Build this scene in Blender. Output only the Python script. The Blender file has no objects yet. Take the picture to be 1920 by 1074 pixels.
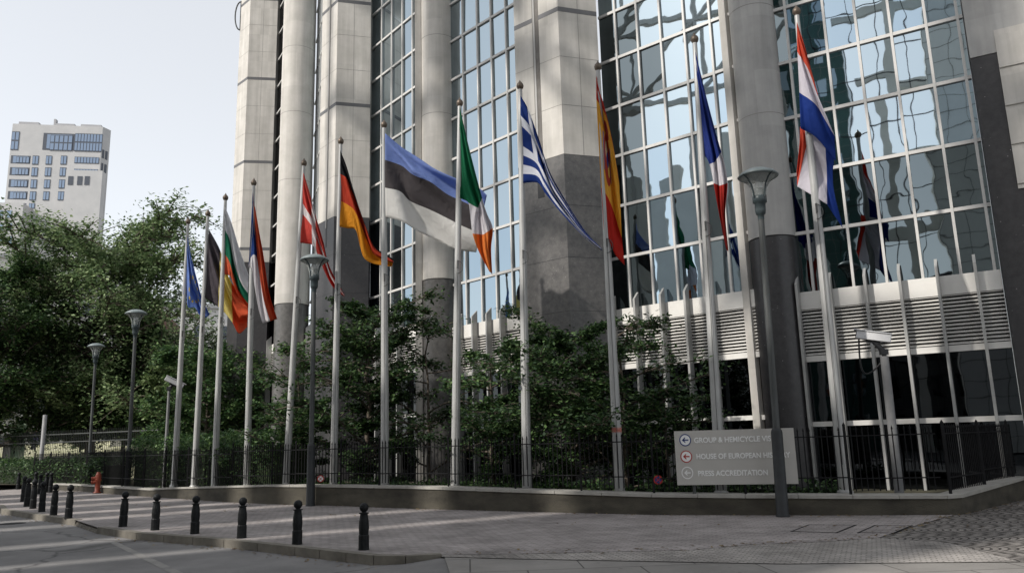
import bpy, math, random
import numpy as np
from mathutils import Vector, Matrix
random.seed(7); rng = np.random.default_rng(7)
PI = math.pi
scene = bpy.context.scene
# ------------------------------------------------------------------ camera
EYE = 1.65; FPX = 1471.0; CX, CY = 960.0, 537.0       # photo is 1920 px wide, 28 mm-like lens
_up = Vector((757-CX, 6926+CY, -FPX)).normalized()      # world up seen from the camera (vertical vanishing point)
_fw = Vector((0, 0, -1)); _fy = (_fw - _up*_fw.dot(_up)).normalized(); _fx = _fy.cross(_up)
RM = Matrix((_fx, _fy, _up))                            # camera axes -> world
cam_d = bpy.data.cameras.new('camera'); cam = bpy.data.objects.new('camera', cam_d)
scene.collection.objects.link(cam); scene.camera = cam
cam.matrix_world = Matrix.Translation((0, 0, EYE)) @ RM.to_4x4()
cam_d.sensor_width = 36; cam_d.lens = 36*FPX/1920; cam_d.clip_end = 2000; cam_d.clip_start = 0.1
def elev(x, y):
    d = RM @ Vector((x-CX, CY-y, -FPX)); h = math.hypot(d.x, d.y)
    return d.z/h, d.x/h, d.y/h
def at(x, y, rho):                                      # point at horizontal distance rho from the viewpoint
    e, a, b = elev(x, y); return Vector((a*rho, b*rho, EYE+e*rho))
def onz(x, y, z=0.0):
    e, a, b = elev(x, y); r = (z-EYE)/e; return Vector((a*r, b*r, z))
# ------------------------------------------------------------------ sky, sun, exposure
SAZ = Vector((-.85, -.53)); SAZ.normalize(); SEL = math.radians(38)
w = bpy.data.worlds.new('World'); scene.world = w; w.use_nodes = True
nt = w.node_tree; bg = nt.nodes['Background']
sky = nt.nodes.new('ShaderNodeTexSky'); sky.sky_type = 'NISHITA'; sky.sun_disc = False
sky.sun_elevation = SEL; sky.sun_rotation = math.atan2(SAZ.x, SAZ.y)
sky.air_density = 1.0; sky.dust_density = 1.0; sky.ozone_density = 1.0
hs = nt.nodes.new('ShaderNodeHueSaturation'); hs.inputs['Saturation'].default_value = .38
nt.links.new(sky.outputs[0], hs.inputs['Color'])
hz = nt.nodes.new('ShaderNodeVectorMath'); hz.operation = 'ADD'; hz.inputs[1].default_value = (3.75, 3.78, 3.78)   # thin bright overcast veil over the blue
nt.links.new(hs.outputs[0], hz.inputs[0]); nt.links.new(hz.outputs[0], bg.inputs['Color'])
bg.inputs['Strength'].default_value = .12
sd = bpy.data.lights.new('sun', 'SUN'); sd.energy = 4.5; sd.angle = math.radians(1.1); sd.color = (1, .95, .88)
so = bpy.data.objects.new('sun', sd); scene.collection.objects.link(so)
S3 = Vector((SAZ.x*math.cos(SEL), SAZ.y*math.cos(SEL), math.sin(SEL)))
so.rotation_euler = S3.to_track_quat('Z', 'Y').to_euler(); so.location = (-30, -30, 60)
scene.view_settings.view_transform = 'Standard'; scene.view_settings.look = 'None'
scene.view_settings.exposure = .06; scene.view_settings.gamma = 1
# ------------------------------------------------------------------ materials
MATS = {}
def nmat(name, rough=.8, metal=0, spec=.3):
    m = bpy.data.materials.new(name); m.use_nodes = True; t = m.node_tree
    p = t.nodes['Principled BSDF']; p.inputs['Roughness'].default_value = rough
    p.inputs['Metallic'].default_value = metal; p.inputs['Specular IOR Level'].default_value = spec
    MATS[name] = m; return m, t, p
def N(t, ty, **k):
    n = t.nodes.new(ty)
    for a, b in k.items():
        if a in n.inputs: n.inputs[a].default_value = b
        else: setattr(n, a, b)
    return n
def c4(c): return (c[0], c[1], c[2], 1)
def noise_mat(name, c1, c2, scale=4, rough=.8, metal=0, bump=.0, bscale=60, detail=6, spec=.3, coords='Object', stretch=(1, 1, 1)):
    m, t, p = nmat(name, rough, metal, spec)
    co = N(t, 'ShaderNodeTexCoord'); mp = N(t, 'ShaderNodeMapping'); mp.inputs['Scale'].default_value = stretch
    t.links.new(co.outputs[coords], mp.inputs[0])
    no = N(t, 'ShaderNodeTexNoise', Scale=scale, Detail=detail, Roughness=.62); t.links.new(mp.outputs[0], no.inputs['Vector'])
    r = N(t, 'ShaderNodeValToRGB'); r.color_ramp.elements[0].position = .32; r.color_ramp.elements[1].position = .68
    r.color_ramp.elements[0].color = c4(c1); r.color_ramp.elements[1].color = c4(c2)
    t.links.new(no.outputs[0], r.inputs[0]); t.links.new(r.outputs[0], p.inputs['Base Color'])
    if bump:
        n2 = N(t, 'ShaderNodeTexNoise', Scale=bscale, Detail=4); t.links.new(mp.outputs[0], n2.inputs['Vector'])
        b = N(t, 'ShaderNodeBump', Strength=bump, Distance=.02); t.links.new(n2.outputs[0], b.inputs['Height']); t.links.new(b.outputs[0], p.inputs['Normal'])
    return m
noise_mat('stone', (.45, .43, .395), (.54, .515, .48), 1.3, .75, bump=.08, bscale=90)
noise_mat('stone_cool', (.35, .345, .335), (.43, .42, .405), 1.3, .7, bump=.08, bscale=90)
def weather(name, slab=1.75):
    m = MATS[name]; t = m.node_tree; p = t.nodes['Principled BSDF']; src = p.inputs['Base Color'].links[0].from_socket
    co = N(t, 'ShaderNodeTexCoord'); mp = N(t, 'ShaderNodeMapping'); mp.inputs['Scale'].default_value = (2.2, 2.2, .12)
    no = N(t, 'ShaderNodeTexNoise', Scale=1.6, Detail=7, Roughness=.6); mr = N(t, 'ShaderNodeMapRange')
    for a, b in (('From Min', .35), ('From Max', .75), ('To Min', 1.06), ('To Max', .80)): mr.inputs[a].default_value = b
    t.links.new(co.outputs['Object'], mp.inputs[0]); t.links.new(mp.outputs[0], no.inputs['Vector']); t.links.new(no.outputs[0], mr.inputs[0])
    ms = N(t, 'ShaderNodeMapping'); ms.inputs['Scale'].default_value = (.9, .9, 1/slab); fl = N(t, 'ShaderNodeVectorMath', operation='FLOOR'); wn = N(t, 'ShaderNodeTexWhiteNoise')
    t.links.new(co.outputs['Object'], ms.inputs[0]); t.links.new(ms.outputs[0], fl.inputs[0]); t.links.new(fl.outputs[0], wn.inputs['Vector'])
    m2 = N(t, 'ShaderNodeMapRange'); m2.inputs['To Min'].default_value = .91; m2.inputs['To Max'].default_value = 1.05; t.links.new(wn.outputs[0], m2.inputs[0])
    mu = N(t, 'ShaderNodeMath', operation='MULTIPLY'); t.links.new(mr.outputs[0], mu.inputs[0]); t.links.new(m2.outputs[0], mu.inputs[1])
    sc = N(t, 'ShaderNodeVectorMath', operation='SCALE'); t.links.new(src, sc.inputs[0]); t.links.new(mu.outputs[0], sc.inputs['Scale']); t.links.new(sc.outputs[0], p.inputs['Base Color'])
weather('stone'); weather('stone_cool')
noise_mat('joint', (.2, .19, .18), (.26, .25, .235), 3)
noise_mat('band', (.10, .10, .105), (.13, .13, .135), 3, .5)
noise_mat('white_metal', (.60, .585, .555), (.66, .645, .615), 2, .42)
noise_mat('mullion', (.46, .45, .435), (.53, .52, .50), 1.2, .4)
noise_mat('fin_metal', (.30, .30, .29), (.38, .38, .37), 2, .4, .3)
noise_mat('dark_gap', (.012, .013, .015), (.02, .02, .022), 2, .4)
noise_mat('pole_metal', (.30, .30, .295), (.42, .42, .41), 3, .42, .15, stretch=(6, 6, .6))
noise_mat('bronze', (.09, .07, .055), (.14, .11, .085), 10, .45, .5)
noise_mat('lamp_green', (.035, .05, .055), (.055, .07, .075), 6, .4)
noise_mat('lamp_grey', (.045, .048, .048), (.075, .08, .08), 3, .5, stretch=(4, 4, .5))
noise_mat('lamp_cap', (.13, .16, .165), (.19, .22, .225), 5, .45)
noise_mat('black_iron', (.006, .006, .007), (.012, .012, .013), 8, .7, spec=.15)
noise_mat('bollard_paint', (.003, .004, .005), (.010, .011, .012), 14, .55, spec=.2, bump=.15, bscale=30)
noise_mat('wall_stone', (.032, .029, .024), (.085, .077, .06), 1.1, .9, bump=.4, bscale=25, stretch=(1, 1, 2.2))
noise_mat('wall_cap', (.26, .25, .23), (.36, .345, .315), 2.5, .85, bump=.2)
noise_mat('kerb_stone', (.10, .092, .078), (.20, .183, .155), 2, .85, bump=.3)
noise_mat('kerb_worn', (.16, .155, .15), (.25, .24, .225), 3, .9)
noise_mat('soil', (.025, .024, .014), (.06, .055, .035), 3, .95, bump=.5, bscale=12)
noise_mat('bark', (.05, .04, .03), (.12, .10, .08), 9, .9, bump=.4, bscale=20)
noise_mat('hydrant_red', (.15, .025, .011), (.24, .05, .025), 9, .45)
noise_mat('cctv_white', (.55, .55, .56), (.62, .62, .63), 4, .35)
noise_mat('sign_grey', (.40, .385, .36), (.43, .415, .39), 2, .5)
noise_mat('sign_white', (.72, .72, .71), (.76, .76, .75), 2, .5)
noise_mat('sign_blue', (.01, .03, .15), (.015, .035, .17), 2, .5)
noise_mat('sign_red', (.35, .02, .015), (.38, .03, .02), 2, .5)
noise_mat('tower_wall', (.42, .42, .42), (.49, .485, .48), .35, .85)
noise_mat('tower_grey', (.30, .30, .31), (.36, .36, .37), .3, .85)  # darker grey for roofs, rooftop plant and the low house
noise_mat('tower_frame', (.06, .07, .09), (.08, .09, .11), 2, .5)
noise_mat('pale_wall', (.45, .44, .43), (.55, .54, .53), .5, .85)
noise_mat('roof_tile', (.12, .08, .07), (.2, .12, .10), 1, .85)
noise_mat('plaza_stone', (.76, .75, .71), (.84, .83, .79), .6, .8)
noise_mat('dark_block', (.05, .055, .06), (.08, .085, .09), 1, .6)
noise_mat('post_grey', (.16, .16, .165), (.22, .22, .22), 4, .5)
noise_mat('lamp_base', (.016, .018, .02), (.03, .032, .034), 5, .55)
noise_mat('skin', (.45, .28, .2), (.5, .32, .24), 5, .6)
noise_mat('jacket', (.10, .09, .25), (.14, .12, .32), 5, .8)
noise_mat('trousers', (.02, .02, .03), (.04, .04, .05), 5, .8)
noise_mat('hair', (.02, .015, .01), (.04, .03, .02), 5, .8)
noise_mat('rope', (.05, .05, .05), (.1, .1, .1), 9, .8)
noise_mat('sticker_red', (.4, .05, .03), (.5, .3, .25), 30, .5)
noise_mat('sticker_yellow', (.5, .35, .03), (.6, .4, .05), 30, .5)
noise_mat('green_print', (.12, .35, .18), (.6, .6, .5), 1.6, .7)
noise_mat('lawn', (.26, .27, .14), (.46, .44, .33), 1.2, .95, bump=.5)
noise_mat('recess_shade', (.12, .11, .10), (.17, .16, .15), 3)  # dark tone standing in for shade inside the pier joint recess
noise_mat('green_glass', (.03, .07, .07), (.05, .12, .11), .3, .2)
noise_mat('curtain', (.5, .5, .46), (.6, .6, .55), 1.2, .9)

def granite(name, c1, c2):
    m, t, p = nmat(name, .38, 0, .5)
    co = N(t, 'ShaderNodeTexCoord'); n1 = N(t, 'ShaderNodeTexNoise', Scale=5, Detail=10, Roughness=.75)
    vo = N(t, 'ShaderNodeTexVoronoi', Scale=7.0); r = N(t, 'ShaderNodeValToRGB'); r2 = N(t, 'ShaderNodeValToRGB')
    r.color_ramp.elements[0].position = .35; r.color_ramp.elements[1].position = .65
    r.color_ramp.elements[0].color = c4(c1); r.color_ramp.elements[1].color = c4(c2)
    r2.color_ramp.elements[0].position = .045; r2.color_ramp.elements[1].position = .09
    r2.color_ramp.elements[0].color = (1, 1, 1, 1); r2.color_ramp.elements[1].color = (0, 0, 0, 1)
    nn = N(t, 'ShaderNodeTexNoise', Scale=2.5); gt = N(t, 'ShaderNodeMath', operation='GREATER_THAN'); gt.inputs[1].default_value = .5
    ml = N(t, 'ShaderNodeMath', operation='MULTIPLY')
    mx = N(t, 'ShaderNodeMix', data_type='RGBA'); mx.inputs['B'].default_value = (.30, .29, .28, 1)
    for q in (n1, vo, nn): t.links.new(co.outputs['Object'], q.inputs['Vector'])
    t.links.new(n1.outputs[0], r.inputs[0]); t.links.new(vo.outputs['Distance'], r2.inputs[0])
    t.links.new(nn.outputs[0], gt.inputs[0]); t.links.new(r2.outputs[0], ml.inputs[0]); t.links.new(gt.outputs[0], ml.inputs[1])
    t.links.new(ml.outputs[0], mx.inputs['Factor']); t.links.new(r.outputs[0], mx.inputs['A']); t.links.new(mx.outputs['Result'], p.inputs['Base Color'])
granite('granite', (.022, .021, .023), (.042, .04, .042))  # near-black tone includes the shade lying on these bases
granite('granite_lit', (.05, .048, .048), (.11, .105, .10))  # lighter copy, patches of sunlight put into the colour
granite('granite_grey', (.06, .058, .056), (.12, .115, .11))

def glass_mat(name, col, warp, rough=.015):
    m, t, p = nmat(name, rough, 1)
    co = N(t, 'ShaderNodeTexCoord'); n1 = N(t, 'ShaderNodeTexNoise', Scale=.9, Detail=1.5)
    t.links.new(co.outputs['Object'], n1.inputs['Vector'])
    b = N(t, 'ShaderNodeBump', Strength=warp, Distance=.05); t.links.new(n1.outputs[0], b.inputs['Height']); t.links.new(b.outputs[0], p.inputs['Normal'])
    p.inputs['Base Color'].default_value = c4(col)
glass_mat('glass', (.37, .44, .48), .08)
glass_mat('glass_b', (.31, .39, .45), .11)
glass_mat('glass_dim', (.13, .155, .165), .14)  # dark reflections and dim interiors put into the pane colour
glass_mat('glass_dark', (.045, .05, .055), .08)
glass_mat('glass_far', (.24, .29, .36), .0, .1)
m, t, p = nmat('lamp_glass', .05); p.inputs['Base Color'].default_value = (.7, .72, .7, 1); p.inputs['Roughness'].default_value = .25
tr = N(t, 'ShaderNodeBsdfTransparent'); tr.inputs[0].default_value = (.93, .95, .94, 1); mx = N(t, 'ShaderNodeMixShader'); mx.inputs[0].default_value = .28
t.links.new(tr.outputs[0], mx.inputs[1]); t.links.new(p.outputs[0], mx.inputs[2]); t.links.new(mx.outputs[0], t.nodes['Material Output'].inputs[0])

def leaf_mat(name, c1, c2, c3):
    m, t, p = nmat(name, .55, 0, .35)
    oi = N(t, 'ShaderNodeNewGeometry'); r = N(t, 'ShaderNodeValToRGB')
    r.color_ramp.elements[0].color = c4(c1); r.color_ramp.elements[1].color = c4(c3)
    e = r.color_ramp.elements.new(.5); e.color = c4(c2)
    t.links.new(oi.outputs['Random Per Island'], r.inputs[0]); t.links.new(r.outputs[0], p.inputs['Base Color'])
    tr = N(t, 'ShaderNodeBsdfTranslucent'); mx = N(t, 'ShaderNodeMixShader'); mx.inputs[0].default_value = .28
    t.links.new(r.outputs[0], tr.inputs[0]); t.links.new(p.outputs[0], mx.inputs[1]); t.links.new(tr.outputs[0], mx.inputs[2])
    t.links.new(mx.outputs[0], t.nodes['Material Output'].inputs[0])
leaf_mat('leaf_dark', (.012, .030, .011), (.028, .062, .021), (.10, .17, .055))
leaf_mat('leaf_mid', (.018, .048, .016), (.045, .10, .032), (.14, .22, .075))
leaf_mat('leaf_park', (.05, .09, .035), (.13, .20, .085), (.32, .40, .20))
leaf_mat('leaf_dry', (.10, .06, .03), (.16, .11, .05), (.22, .17, .08))
leaf_mat('leaf_light', (.06, .10, .035), (.10, .15, .055), (.17, .22, .09))

def brick_mat(name, c1, c2, mortar, bw, bh, ms, rot=0, rough=.85, bump=.5, fan=None, var=.42):
    m, t, p = nmat(name, rough)
    co = N(t, 'ShaderNodeTexCoord'); mp = N(t, 'ShaderNodeMapping'); mp.inputs['Rotation'].default_value = (0, 0, rot)
    t.links.new(co.outputs['Object'], mp.inputs[0]); vec = mp.outputs[0]
    if fan:
        sx = N(t, 'ShaderNodeSeparateXYZ'); cx = N(t, 'ShaderNodeCombineXYZ'); t.links.new(vec, sx.inputs[0])
        pp = N(t, 'ShaderNodeMath', operation='PINGPONG'); pp.inputs[1].default_value = fan/2; t.links.new(sx.outputs[0], pp.inputs[0])
        pw = N(t, 'ShaderNodeMath', operation='POWER'); pw.inputs[1].default_value = 2; t.links.new(pp.outputs[0], pw.inputs[0])
        mu = N(t, 'ShaderNodeMath', operation='MULTIPLY'); mu.inputs[1].default_value = 2.2/fan; t.links.new(pw.outputs[0], mu.inputs[0])
        ad = N(t, 'ShaderNodeMath', operation='ADD'); t.links.new(sx.outputs[1], ad.inputs[0]); t.links.new(mu.outputs[0], ad.inputs[1])
        t.links.new(sx.outputs[0], cx.inputs[0]); t.links.new(ad.outputs[0], cx.inputs[1]); vec = cx.outputs[0]
    br = N(t, 'ShaderNodeTexBrick', Scale=1.0); br.inputs['Brick Width'].default_value = bw; br.inputs['Row Height'].default_value = bh
    br.inputs['Mortar Size'].default_value = ms; br.inputs['Mortar Smooth'].default_value = .3
    br.inputs['Color1'].default_value = c4(c1); br.inputs['Color2'].default_value = c4(c2); br.inputs['Mortar'].default_value = c4(mortar)
    t.links.new(vec, br.inputs['Vector'])
    no = N(t, 'ShaderNodeTexNoise', Scale=.7, Detail=8, Roughness=.7); t.links.new(co.outputs['Object'], no.inputs['Vector'])
    mr = N(t, 'ShaderNodeMapRange'); mr.inputs['From Min'].default_value = .3; mr.inputs['From Max'].default_value = .7
    mr.inputs['To Min'].default_value = 1-var; mr.inputs['To Max'].default_value = 1+var; t.links.new(no.outputs[0], mr.inputs[0])
    mx = N(t, 'ShaderNodeVectorMath', operation='SCALE'); t.links.new(br.outputs['Color'], mx.inputs[0]); t.links.new(mr.outputs[0], mx.inputs['Scale'])
    sp = N(t, 'ShaderNodeTexVoronoi', Scale=2.3); t.links.new(co.outputs['Object'], sp.inputs['Vector'])   # gum spots and drips
    sr = N(t, 'ShaderNodeMapRange'); sr.inputs['From Min'].default_value = .05; sr.inputs['From Max'].default_value = .09; sr.inputs['To Min'].default_value = .68; sr.inputs['To Max'].default_value = 1
    t.links.new(sp.outputs['Distance'], sr.inputs[0]); gm_ = N(t, 'ShaderNodeVectorMath', operation='SCALE'); t.links.new(mx.outputs[0], gm_.inputs[0]); t.links.new(sr.outputs[0], gm_.inputs['Scale'])
    t.links.new(gm_.outputs[0], p.inputs['Base Color'])
    n2 = N(t, 'ShaderNodeTexNoise', Scale=45, Detail=4); t.links.new(co.outputs['Object'], n2.inputs['Vector'])
    a2 = N(t, 'ShaderNodeMath', operation='MULTIPLY_ADD'); a2.inputs[1].default_value = -1.5; t.links.new(br.outputs['Fac'], a2.inputs[0]); t.links.new(n2.outputs[0], a2.inputs[2])
    b = N(t, 'ShaderNodeBump', Strength=bump, Distance=.012); t.links.new(a2.outputs[0], b.inputs['Height']); t.links.new(b.outputs[0], p.inputs['Normal'])
brick_mat('pave_brick', (.23, .208, .20), (.29, .263, .255), (.17, .155, .15), .22, .11, .012, rot=.55, bump=.7)
brick_mat('cobble', (.24, .222, .21), (.33, .305, .285), (.17, .16, .145), .13, .085, .012, rot=.42, bump=.8, var=.45)
brick_mat('cobble_fan', (.17, .155, .145), (.28, .26, .24), (.045, .04, .037), .12, .115, .02, rot=1.75, bump=1, fan=1.15)
brick_mat('slab', (.19, .18, .168), (.22, .207, .195), (.07, .065, .06), 1.5, 1.2, .012, rot=-.06, bump=.4, var=.2)
def asphalt():
    m, t, p = nmat('asphalt', .9)
    co = N(t, 'ShaderNodeTexCoord'); n1 = N(t, 'ShaderNodeTexNoise', Scale=.5, Detail=10, Roughness=.7); n2 = N(t, 'ShaderNodeTexNoise', Scale=120, Detail=2)
    vo = N(t, 'ShaderNodeTexVoronoi', Scale=.22, feature='DISTANCE_TO_EDGE'); wn = N(t, 'ShaderNodeTexNoise', Scale=1.2, Detail=5)
    wm = N(t, 'ShaderNodeVectorMath', operation='MULTIPLY_ADD'); wm.inputs[1].default_value = (.9, .9, 0)
    for q in (n1, n2, wn): t.links.new(co.outputs['Object'], q.inputs['Vector'])
    t.links.new(wn.outputs['Color'], wm.inputs[0]); t.links.new(co.outputs['Object'], wm.inputs[2]); t.links.new(wm.outputs[0], vo.inputs['Vector'])
    r = N(t, 'ShaderNodeValToRGB'); r.color_ramp.elements[0].position = .3; r.color_ramp.elements[1].position = .7
    r.color_ramp.elements[0].color = (.105, .102, .102, 1); r.color_ramp.elements[1].color = (.21, .203, .20, 1)
    cr = N(t, 'ShaderNodeMapRange'); cr.inputs['From Max'].default_value = .012; cr.inputs['To Min'].default_value = .45; t.links.new(vo.outputs['Distance'], cr.inputs[0])
    sc = N(t, 'ShaderNodeVectorMath', operation='SCALE'); t.links.new(n1.outputs[0], r.inputs[0]); t.links.new(r.outputs[0], sc.inputs[0]); t.links.new(cr.outputs[0], sc.inputs['Scale'])
    t.links.new(sc.outputs[0], p.inputs['Base Color'])
    b = N(t, 'ShaderNodeBump', Strength=.5, Distance=.01); t.links.new(n2.outputs[0], b.inputs['Height']); t.links.new(b.outputs[0], p.inputs['Normal'])
asphalt()
# ------------------------------------------------------------------ mesh builder
class MB:
    def __init__(s): s.v = []; s.f = []; s.m = []; s.sm = []; s.uv = None
    def add(s, vs, fs, mi=0, smooth=False):
        o = len(s.v); s.v += [tuple(x) for x in vs]; s.f += [[i+o for i in f] for f in fs]
        s.m += [mi]*len(fs); s.sm += [smooth]*len(fs); return s
    def prism(s, poly, z0, z1, mi=0, top=None):
        n = len(poly); a = sum(poly[i][0]*poly[(i+1) % n][1]-poly[(i+1) % n][0]*poly[i][1] for i in range(n))
        if a < 0: poly = poly[::-1]
        zt = (lambda i: z1) if not callable(z1) else (lambda i: z1(poly[i]))
        vs = [(p[0], p[1], z0) for p in poly]+[(p[0], p[1], zt(i)) for i, p in enumerate(poly)]
        fs = [[i, (i+1) % n, n+(i+1) % n, n+i] for i in range(n)]+[list(range(n))[::-1]]
        s.add(vs, fs, mi); s.add([vs[n+i] for i in range(n)], [list(range(n))], mi if top is None else top); return s
    def obox(s, a, b, off0, off1, z0, z1, mi=0):       # box along the plan line a-b, between two offsets to its normal side
        a = Vector((a[0], a[1])); b = Vector((b[0], b[1])); d = (b-a).normalized(); n = Vector((d.y, -d.x))
        return s.prism([tuple(a+n*off0), tuple(b+n*off0), tuple(b+n*off1), tuple(a+n*off1)], z0, z1, mi)
    def box(s, c, sz, mi=0, rot=None):
        x, y, z = [k/2 for k in sz]; vs = [Vector((i*x, j*y, k*z)) for i in (-1, 1) for j in (-1, 1) for k in (-1, 1)]
        if rot is not None: vs = [rot @ q for q in vs]
        vs = [q+Vector(c) for q in vs]
        return s.add(vs, [[0, 1, 3, 2], [4, 6, 7, 5], [0, 4, 5, 1], [2, 3, 7, 6], [0, 2, 6, 4], [1, 5, 7, 3]], mi)
    def tube(s, pts, rad, n=10, mi=0, smooth=True, caps=True):
        pts = [Vector(p) for p in pts]; rad = rad if isinstance(rad, (list, tuple)) else [rad]*len(pts)
        vs = []; ref = Vector((.31, .95, .05))
        for i, p in enumerate(pts):
            d = (pts[min(i+1, len(pts)-1)]-pts[max(i-1, 0)]).normalized()
            u = d.cross(ref)
            if u.length < .05: u = d.cross(Vector((1, 0, 0)))
            u.normalize(); v = d.cross(u)
            vs += [p+(u*math.cos(2*PI*k/n)+v*math.sin(2*PI*k/n))*rad[i] for k in range(n)]
        fs = [[i*n+k, i*n+(k+1) % n, (i+1)*n+(k+1) % n, (i+1)*n+k] for i in range(len(pts)-1) for k in range(n)]
        s.add(vs, fs, mi, smooth)
        if caps: s.add(vs[:n], [list(range(n))[::-1]], mi); s.add(vs[-n:], [list(range(n))], mi)
        return s
    def lathe(s, prof, c=(0, 0, 0), n=20, mi=0, smooth=True, dx=0, dy=0):
        c = Vector(c); vs = []
        for r, z in prof: vs += [(c.x+dx*z+r*math.cos(2*PI*k/n), c.y+dy*z+r*math.sin(2*PI*k/n), c.z+z) for k in range(n)]
        fs = [[i*n+k, i*n+(k+1) % n, (i+1)*n+(k+1) % n, (i+1)*n+k] for i in range(len(prof)-1) for k in range(n)]
        s.add(vs, fs, mi, smooth)
        if prof[0][0] > .001: s.add(vs[:n], [list(range(n))[::-1]], mi)
        if prof[-1][0] > .001: s.add(vs[-n:], [list(range(n))], mi)
        return s
    def build(s, name, mats, parent=None, origin=None, bevel=0):
        me = bpy.data.meshes.new(name); o = bpy.data.objects.new(name, me)
        org = Vector(origin) if origin is not None else (root_loc(parent) if parent else Vector((0, 0, 0)))
        me.from_pydata([tuple(Vector(q)-org) for q in s.v], [], s.f)
        for k in ([mats] if isinstance(mats, str) else mats): me.materials.append(MATS[k])
        me.polygons.foreach_set('material_index', s.m); me.polygons.foreach_set('use_smooth', s.sm)
        if s.uv is not None:
            l = me.uv_layers.new(name='UVMap'); l.data.foreach_set('uv', [c for f in s.f for i in f for c in s.uv[i]])
        me.update(); scene.collection.objects.link(o)
        if parent: o.parent = parent
        else: o.location = org
        if bevel:
            b = o.modifiers.new('bevel', 'BEVEL'); b.width = bevel; b.segments = 2; b.limit_method = 'ANGLE'
        return o
def root_loc(o):
    l = Vector((0, 0, 0))
    while o: l = l+o.location; o = o.parent
    return l
def tag(o, label=None, cat=None, group=None, kind=None):
    for k, v in (('label', label), ('category', cat), ('group', group), ('kind', kind)):
        if v: o[k] = v
    return o
def thing(name, label, cat, loc=(0, 0, 0), group=None):
    o = bpy.data.objects.new(name, None); scene.collection.objects.link(o); o.location = loc; o.empty_display_size = .3
    return tag(o, label, cat, group)
def copy_tree(o, parent=None):
    c = o.copy(); scene.collection.objects.link(c); c.parent = parent
    for ch in list(o.children): copy_tree(ch, c)
    return c
def sheet(name, poly, z, mat, label=None):
    b = MB(); n = len(poly); a = sum(poly[i][0]*poly[(i+1) % n][1]-poly[(i+1) % n][0]*poly[i][1] for i in range(n))
    if a < 0: poly = poly[::-1]
    b.add([(p[0], p[1], z) for p in poly], [list(range(n))]); o = b.build(name, mat); tag(o, kind='structure'); return o
def P2(*pts, z=0): return [tuple(onz(x, y, z)[:2]) for x, y in pts]
# ------------------------------------------------------------------ ground
RZ = -.13
sheet('ground', [(-600, -600), (600, -600), (600, 600), (-600, 600)], -.18, 'asphalt')
sheet('road', [(-90, -60), (40, -60), (40, 70), (-90, 70)], RZ, 'asphalt')
kerb = [(-17.6, 27.4), (-16.6, 26.0), (-15.9, 25.0), (-15.1, 24.25), (-13.2, 22.4), (-11.1, 20.4)]
kerb_low = [(-11.1, 20.4), (-9.45, 18.3)]
kerb2 = [(-9.45, 18.3), (-7.85, 16.8), (-5.45, 15.15), (-3.75, 13.75), (-2.7, 12.85), (-2.2, 12.45), (-1.7, 12.28), (-1.17, 12.42)]
wallb = [(-24.0, 39.5), (-19.3, 35.6), (-16.0, 32.2), (-14.4, 30.6), (-11.7, 28.1), (-9.3, 25.75), (-7.6, 24.4), (-6.7, 23.8), (-5.17, 22.95), (-3.9, 21.95), (-1.88, 20.6), (-.15, 19.55), (2.93, 17.74), (4.8, 17.1), (6.8, 16.5), (8.5, 16.1), (8.85, 16.2), (12.0, 19.2), (14.5, 21.6)]
front = [(-1.17, 12.42), (-.1, 12.3), (2.6, 12.2), (3.5, 12.6), (4.9, 12.75), (5.7, 13.0), (7.04, 14.5), (8.6, 16.1)]
pv = kerb+kerb2+front[1:]
sheet('pavement', pv+[(8.6, 18)]+[(3.0, 18.5), (0, 20.5), (-5, 24.2), (-12, 29.5), (-16, 33.5), (-19.3, 36.5), (-24, 40), (-26, 38)], .0, 'pave_brick')
sheet('cobble_band', [front[0]]+front[1:5]+[front[5]]+[(6.4, 12.2), (6.3, 10.4), (3.4, 10.75), (-.1, 11.85), (-1.16, 12.25)], .0-.004, 'cobble')
sheet('cobble_apron', [(5.7, 13.0), (7.04, 14.5), (8.6, 16.1), (8.9, 17), (15, 23), (40, 20), (40, 8), (6.3, 10.4), (6.4, 12.2)], -.008, 'cobble_fan')
b = MB(); b.add([(-1.0, 12.36, -.018), (-.8, 11.2, -.018), (-.45, 8.5, -.018), (-2.6, 8.0, RZ+.002), (-2.5, 11, RZ+.002), (-2.25, 12.4, RZ+.002), (-1.75, 12.26, -.10)], [[0, 6, 5, 4, 3, 2, 1]]); tag(b.build('road_ramp', 'asphalt'), kind='structure')
b = MB(); b.prism([(-1.12, 12.3), (-.1, 11.87), (3.4, 10.77), (6.3, 10.42), (40, 8.02), (40, -8), (3, 8.0), (-.6, 8.5), (-.97, 11.2)], -.16, -.014); tag(b.build('slab_path', 'slab'), kind='structure')
b = MB(); b.prism([(-11.6, 21.2), (-11.05, 20.35), (-9.4, 18.25), (-9.0, 18.9)], -.16, -.05); tag(b.build('dropped_kerb', 'kerb_stone'), kind='structure')
def strip(poly, w0, w1, z0, z1, name, mat, label, cat, closed=False):
    b = MB()
    L = offs(poly, w0); R_ = offs(poly, w1)
    for i in range(len(poly)-1): b.prism([L[i], L[i+1], R_[i+1], R_[i]], z0, z1)
    return b
def offs(poly, d):
    out = []
    for i, p in enumerate(poly):
        a = Vector(poly[max(i-1, 0)]); c = Vector(poly[min(i+1, len(poly)-1)]); t_ = (c-a).normalized(); n = Vector((-t_.y, t_.x))
        out.append(tuple(Vector(p)+n*d))
    return out
def resample(poly, step):
    out = []; acc = 0; P = [Vector(p) for p in poly]
    for a, b in zip(P, P[1:]):
        L = (b-a).length; n = max(1, round(L/step))
        for k in range(n): out.append(tuple(a+(b-a)*k/n))
    out.append(tuple(P[-1])); return out
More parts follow.
